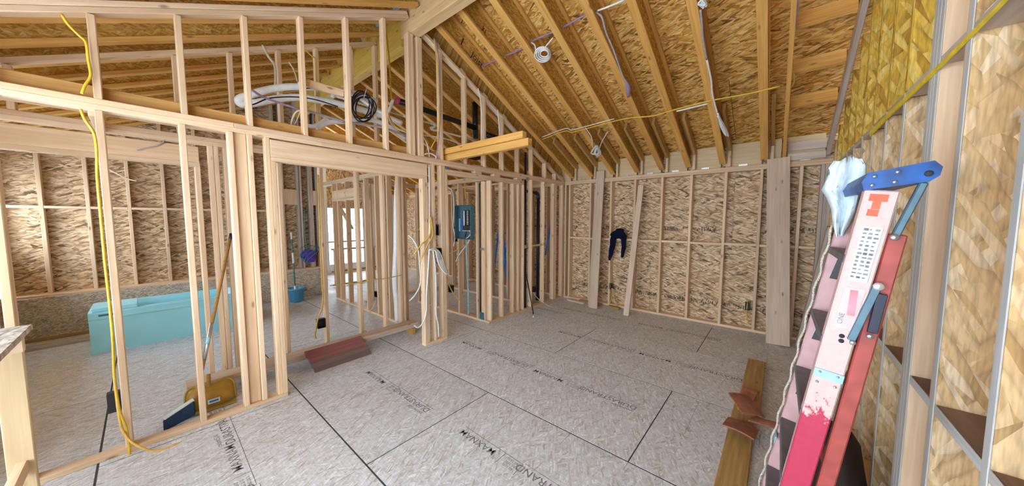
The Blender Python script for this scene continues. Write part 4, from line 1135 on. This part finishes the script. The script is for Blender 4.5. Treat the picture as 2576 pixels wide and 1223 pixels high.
wire('cable', 'ochre cable trailing from the near stud over the bottom plate', [(288, 955), (300, 1050), (312, 1090, YL - .04), (340, 1118, YL - .10), (390, 1135, 3.40), (440, 1120, 3.40), (492, 1098, 3.46)], 1, YL - .03, .008, 'orangecord')
wire('cable', 'thin grey wire sticking out below the bathroom header', [(345, 378), (370, 372), (400, 365), (415, 352)], 1, 4.35, .005, 'greywire')
wire('cable', 'thin pale wire on the far side of the near stud', [(272, 425), (300, 440), (320, 450), (343, 455)], 1, 4.2, .006, 'palewire')
# hall and post cables
wire('cable_bundle', 'thick white cable bundle hanging on the hallway partition', [(1000, 455), (997, 520), (996, 620), (993, 700), (997, 760), (1000, 810)], 1, 4.51, .040, 'white')
wire('cable', 'second white cable hanging beside the thick bundle', [(1008, 455), (1006, 560), (1006, 700), (1007, 810)], 1, 4.50, .018, 'white')
wire('cable', 'ochre cord strung across the hall studs at knee height', [(830, 719), (905, 711), (940, 703), (965, 702), (1010, 692)], 1, 4.34, .007, 'orangecord')
wire('cable', 'yellow cable dropping to the outlet box in the wide opening', [(800, 440), (803, 520), (806, 620), (810, 700), (812, 765), (800, 800), (793, 840), (795, 852)], 1, 4.36, .010, 'orangecord')
wire('cable', 'ochre cable curling from the low hallway box', [(948, 752), (937, 775), (915, 800)], 0, 2.60, .006, 'palewire')
wire('cable', 'upper ochre cable bending off the post box', [(1081, 545), (1082, 585), (1075, 600), (1058, 618), (1042, 640)], 1, YL - .03, .010, 'orangecord')
wire('cable', 'lower ochre cable bending off the post box', [(1083, 545), (1088, 590), (1078, 612), (1064, 640), (1057, 660)], 1, YL - .035, .009, 'orangecord')
wire('cable', 'short ochre cable on the hallway studs behind the post', [(1030, 578), (1045, 584), (1056, 575)], 1, 4.2, .009, 'orangecord')
wire('cable', 'white cable running down the front of the post', [(1079, 415), (1080, 480), (1080, 560), (1079, 640)], 1, YL - .008, .007, 'white')
for k in range(4):
    wire('cable', ['white cable arching off the post, outermost loop', 'white cable arching off the post, second loop', 'white cable arching off the post, third loop', 'white cable arching off the post, innermost loop'][k],
         [(1081, 628), (1092 + k, 625 + 2 * k), (1104 - 2 * k, 632 + 3 * k), (1112 - 3 * k, 650 + 4 * k), (1120 - 2 * k, 675 + 2 * k), (1127 - k, 690)], 1, YL - .03 - .012 * k, .008, 'white')
wire('cable', 'white cable hanging from the post box to a curled end', [(1080, 628), (1077, 680), (1073, 740), (1072, 785), (1064, 812), (1052, 824), (1042, 819)], 1, YL - .04, .009, 'white')
wire('cable', 'white cable hanging straight down to the post plate', [(1089, 628), (1095, 680), (1097, 740), (1097, 790), (1102, 815), (1104, 848)], 1, YL - .035, .009, 'white')
wire('cable', 'white cable drooping behind the post', [(1028, 592), (1040, 604), (1052, 630), (1056, 670), (1057, 715), (1044, 742), (1030, 757)], 1, 3.75, .009, 'white')
wire('cable', 'ochre cable bending to the floor beyond the post', [(1124, 698), (1132, 722), (1142, 740), (1155, 755)], 1, 3.75, .009, 'orangecord')
wire('cable', 'yellow cable down the stud left of the breaker panel', [(1128, 452), (1123, 480), (1125, 560), (1124, 640)], 0, 3.585, .010, 'yellow')
wire('cable', 'white cable weaving left of the breaker panel', [(1122, 467), (1138, 482), (1142, 520), (1140, 570), (1145, 595), (1141, 620)], 0, 3.70, .010, 'white')
wire('cable', 'yellow cable above the upper panel box', [(1149, 480), (1152, 510), (1150, 540), (1143, 570)], 0, 3.705, .012, 'yellow')
wire('cable', 'white cable end poking out under the breaker panel', [(1183, 600), (1174, 616), (1156, 640), (1147, 658)], 0, 3.58, .010, 'white')
wire('cable', 'ochre cord slanting across below the breaker panel', [(1197, 590), (1165, 620), (1127, 640)], 0, 3.59, .006, 'orangecord')
wire('cable', 'yellow cable hanging above the breaker panel', [(1168, 452), (1170, 480), (1172, 500)], 0, 3.70, .010, 'yellow')
wire('cable', 'ochre wire curling from the vent pipe box onto the floor', [(1342, 735, 3.58), (1350, 748, 3.50), (1365, 760, 3.40), (1385, 771, 3.30), (1405, 773, 3.28), (1425, 768, 3.34)], 1, 3.5, .006, 'palewire')
wire('cable', 'ochre wire hanging below the back wall box under the jacket', [(1540, 725), (1544, 745), (1548, 760), (1553, 775)], 0, 5.88, .008, 'orangecord')
wire('cable', 'second ochre wire curling under the back wall box', [(1538, 725), (1542, 735), (1540, 750), (1534, 762)], 0, 5.885, .006, 'orangecord')
wire('cable', 'ochre wire hanging below the back wall box by the widest board', [(1876, 752), (1880, 762), (1878, 790), (1884, 815)], 0, 5.94, .008, 'orangecord')

# ------------------------------------------------------------------ two boards laid over the top plate
tag(abox('lumber_board', 2.79, 2.865, 2.14, 4.20, PL1 + .001, PL1 + .085, 'flange'), 'lower of two boards jutting into the room over the top plate', 'board')
tag(abox('lumber_board', 2.765, 2.84, 2.20, 4.20, PL1 + .089, PL1 + .165, 'flange'), 'upper of two boards jutting into the room over the top plate', 'board')

# ------------------------------------------------------------------ cables on the roof joists
def roof(px, py, off):
    """point of the back slope seen at a pixel, off above the underside of the joists"""
    r = ROT @ np.array([px - CX, CY - py, -F_PX])
    t = (raf(0) + off - CAM_H) / (r[2] + .45 * r[0])
    return Vector((t * r[0], t * r[1], CAM_H + t * r[2]))
def W(px, y, off=None): return at(px[0], px[1], 1, y) if off is None else roof(px[0], px[1], off)
f = lambda k: JY[k]
run = [((1212, 167), .16), ((1247, 152), .16), ((1275, 139), .16), ((1313, 122), .16), ((1336, 105), .16), ((1387, 82), .16), ((1411, 72), .16), ((1475, 36), .16), ((1500, 28), .16)]
tag(tube('cable_bundle', [W(p, 0, o_) for p, o_ in run], .012, 'purple', None, True, 6), 'purple cable bundle threaded through the upper roof joists', 'cable')
tag(tube('cable', [W(p, 0, .10) for p in ((1503, 27), (1535, 15), (1572, -1))], .010, 'white', None, True, 6), 'white cable leaving the purple bundle at the top of the roof', 'cable')
dp_ = thing('cable_drop', 'purple grey cable dropping to a taped bundle below a roof joist', 'cable', roof(1580, 240, -.03))
tube('cable', [roof(1500, 31, .09), roof(1515, 45, .02), roof(1524, 80, -.012), roof(1545, 130, -.012), roof(1566, 190, -.014), roof(1575, 205, -.02)], .010, 'greywire', dp_)
tube('taped_end', [roof(1574, 204, -.02), roof(1579, 215, -.03), roof(1581, 228, -.04), roof(1580, 243, -.04)], [.012, .030, .032, .018], 'purple', dp_)
wc_ = thing('cable_coil', 'white cable wound in a small coil hanging under the roof joists', 'cable', roof(1366, 135, -.05))
for k in range(4):
    cx_, cy_ = 1365 + 1.5 * k, 137 - .8 * k; rx_, ry_ = 20 - 3.2 * k, 19 - 3.5 * k
    tube('loop', [roof(cx_ + rx_ * math.cos(a), cy_ + ry_ * math.sin(a), -.03 - .015 * k) for a in [x * math.pi / 6 for x in range(13)]], .008, 'white', wc_)
tube('lead', [roof(1337, 107, .09), roof(1346, 115, .02), roof(1349, 135, -.03), roof(1356, 152, -.03)], .008, 'white', wc_)
tube('lead', [roof(1391, 95, .05), roof(1372, 118, .0), roof(1366, 124, -.03)], .007, 'white', wc_)
run2 = [(1364, 351), (1420, 330), (1438, 333), (1470, 325), (1545, 305), (1590, 296), (1640, 292), (1690, 278), (1780, 255), (1860, 240), (1895, 233), (1962, 217)]
tag(tube('cable', [roof(x, y, -.011) for x, y in run2], .009, 'yellow', None, True, 6), 'yellow cable stapled across the lower roof joists', 'cable')
tag(tube('cable', [roof(x, y - 6, -.010) for x, y in run2[:5]], .007, 'white', None, True, 6), 'white cable following the yellow one at the left eave', 'cable')
tag(tube('cable', [roof(x, y, -.012) for x, y in ((1702, 280), (1735, 272), (1780, 261))], .010, 'white', None, True, 6), 'white cable beside the yellow run between two middle joists', 'cable')
def bunch(label, top, bot, off, n, spread, r=.008):
    o = thing('cable_bundle', label, 'cable', roof(bot[0], bot[1], off)); rg = random.Random(int(top[0]))
    for k in range(n):
        d = rg.uniform(-spread, spread); d2 = rg.uniform(-spread, spread) * .6; e = off - .012 * k
        m_ = ((top[0] + bot[0]) / 2 + d * 1.2, (top[1] + bot[1]) / 2)
        tube('loop', [roof(top[0] + d2 * .4, top[1], e), roof(m_[0], m_[1], e), roof(bot[0] + d, bot[1] - abs(d), e), roof(m_[0] - d * 1.8, m_[1] + 4, e), roof(top[0] - d2 * .5, top[1] + 6, e)], r, 'white', o)
    return o
b1 = bunch('white cable bundle dangling near the left eave by the corner', (1501, 366), (1500, 398), -.03, 6, 11)
tube('lead', [roof(1473, 322, -.012), roof(1488, 345, -.02), roof(1491, 372, -.03)], .008, 'white', b1)
tube('lead', [roof(1529, 331, -.012), roof(1515, 355, -.02), roof(1508, 374, -.03)], .007, 'white', b1)
b2 = bunch('long white cable bundle hanging from the joist over the back wall', (1806, 285), (1830, 345), -.03, 6, 6)
tube('lead', [roof(1762, 25, -.012), roof(1766, 60, -.012), roof(1768, 95, -.012), roof(1778, 150, -.012)], .010, 'greywire', b2)
tube('lead', [roof(1778, 150, -.012), roof(1789, 200, -.012), roof(1793, 240, -.014), roof(1806, 290, -.03)], .010, 'white', b2)
b3 = bunch('white cable bundle tied at the top of the roof', (1768, -6), (1770, 22), -.02, 6, 10)
yc = thing('cable_drop', 'yellow and grey cables hanging beside the narrow rafter', 'cable', roof(1995, 200, .06))
tube('cable', [roof(1998, -2, .06), roof(1996, 60, .06), roof(1991, 120, .06), roof(1985, 160, .06), roof(1996, 185, .05), roof(1998, 205, .05), roof(1988, 222, .06)], .008, 'yellow', yc)
tube('cable', [roof(2007, -2, .05), roof(2004, 40, .05), roof(1998, 80, .055), roof(1990, 110, .06)], .010, 'greywire', yc)

# ------------------------------------------------------------------ blue step ladder inside the closet
bl = thing('step_ladder', 'blue step ladder seen between the studs of the left wall', 'ladder', (5.24, 4.6, 0))
for x in (5.08, 5.40):
    board('rail', (x, 4.40, .01), (x, 4.62, 1.60), .06, .025, 'blue', bl, side=(0, 1, 0))
    board('rear_leg', (x, 4.95, .01), (x, 4.68, 1.58), .04, .02, 'blue', bl, side=(0, 1, 0))
for k in range(5):
    z = .28 + .28 * k; yy = 4.40 + .22 * z / 1.6
    abox('step', 5.08, 5.40, yy - .05, yy + .04, z - .015, z + .015, 'ladderplate', bl)
abox('top_cap', 5.05, 5.43, 4.58, 4.74, 1.60, 1.64, 'stickerwhite', bl)

# ------------------------------------------------------------------ groups of look-alikes
GROUPS = {'outlet_box': 'outlet boxes on the studs', 'clay_tile': 'broken terracotta tiles by the ladder', 'wood_offcut': 'offcuts along the back wall',
          'siding_piece': 'bundle of red and grey siding', 'lath': 'laths on the bathroom floor', 'hose': 'white hoses above the top plate',
          'bearer': 'bearers under the lumber pile', 'water_pipe': 'water pipes in the corner', 'plank': 'planks by the ladder',
          'cable': 'loose cables on the framing', 'cable_bundle': 'cable bundles on the framing', 'lumber_board': 'loose lumber boards'}
for o in COL.objects:
    if o.parent is None and 'category' in o and 'group' not in o:
        g = GROUPS.get(o.name.split('.')[0])
        if g: o['group'] = g
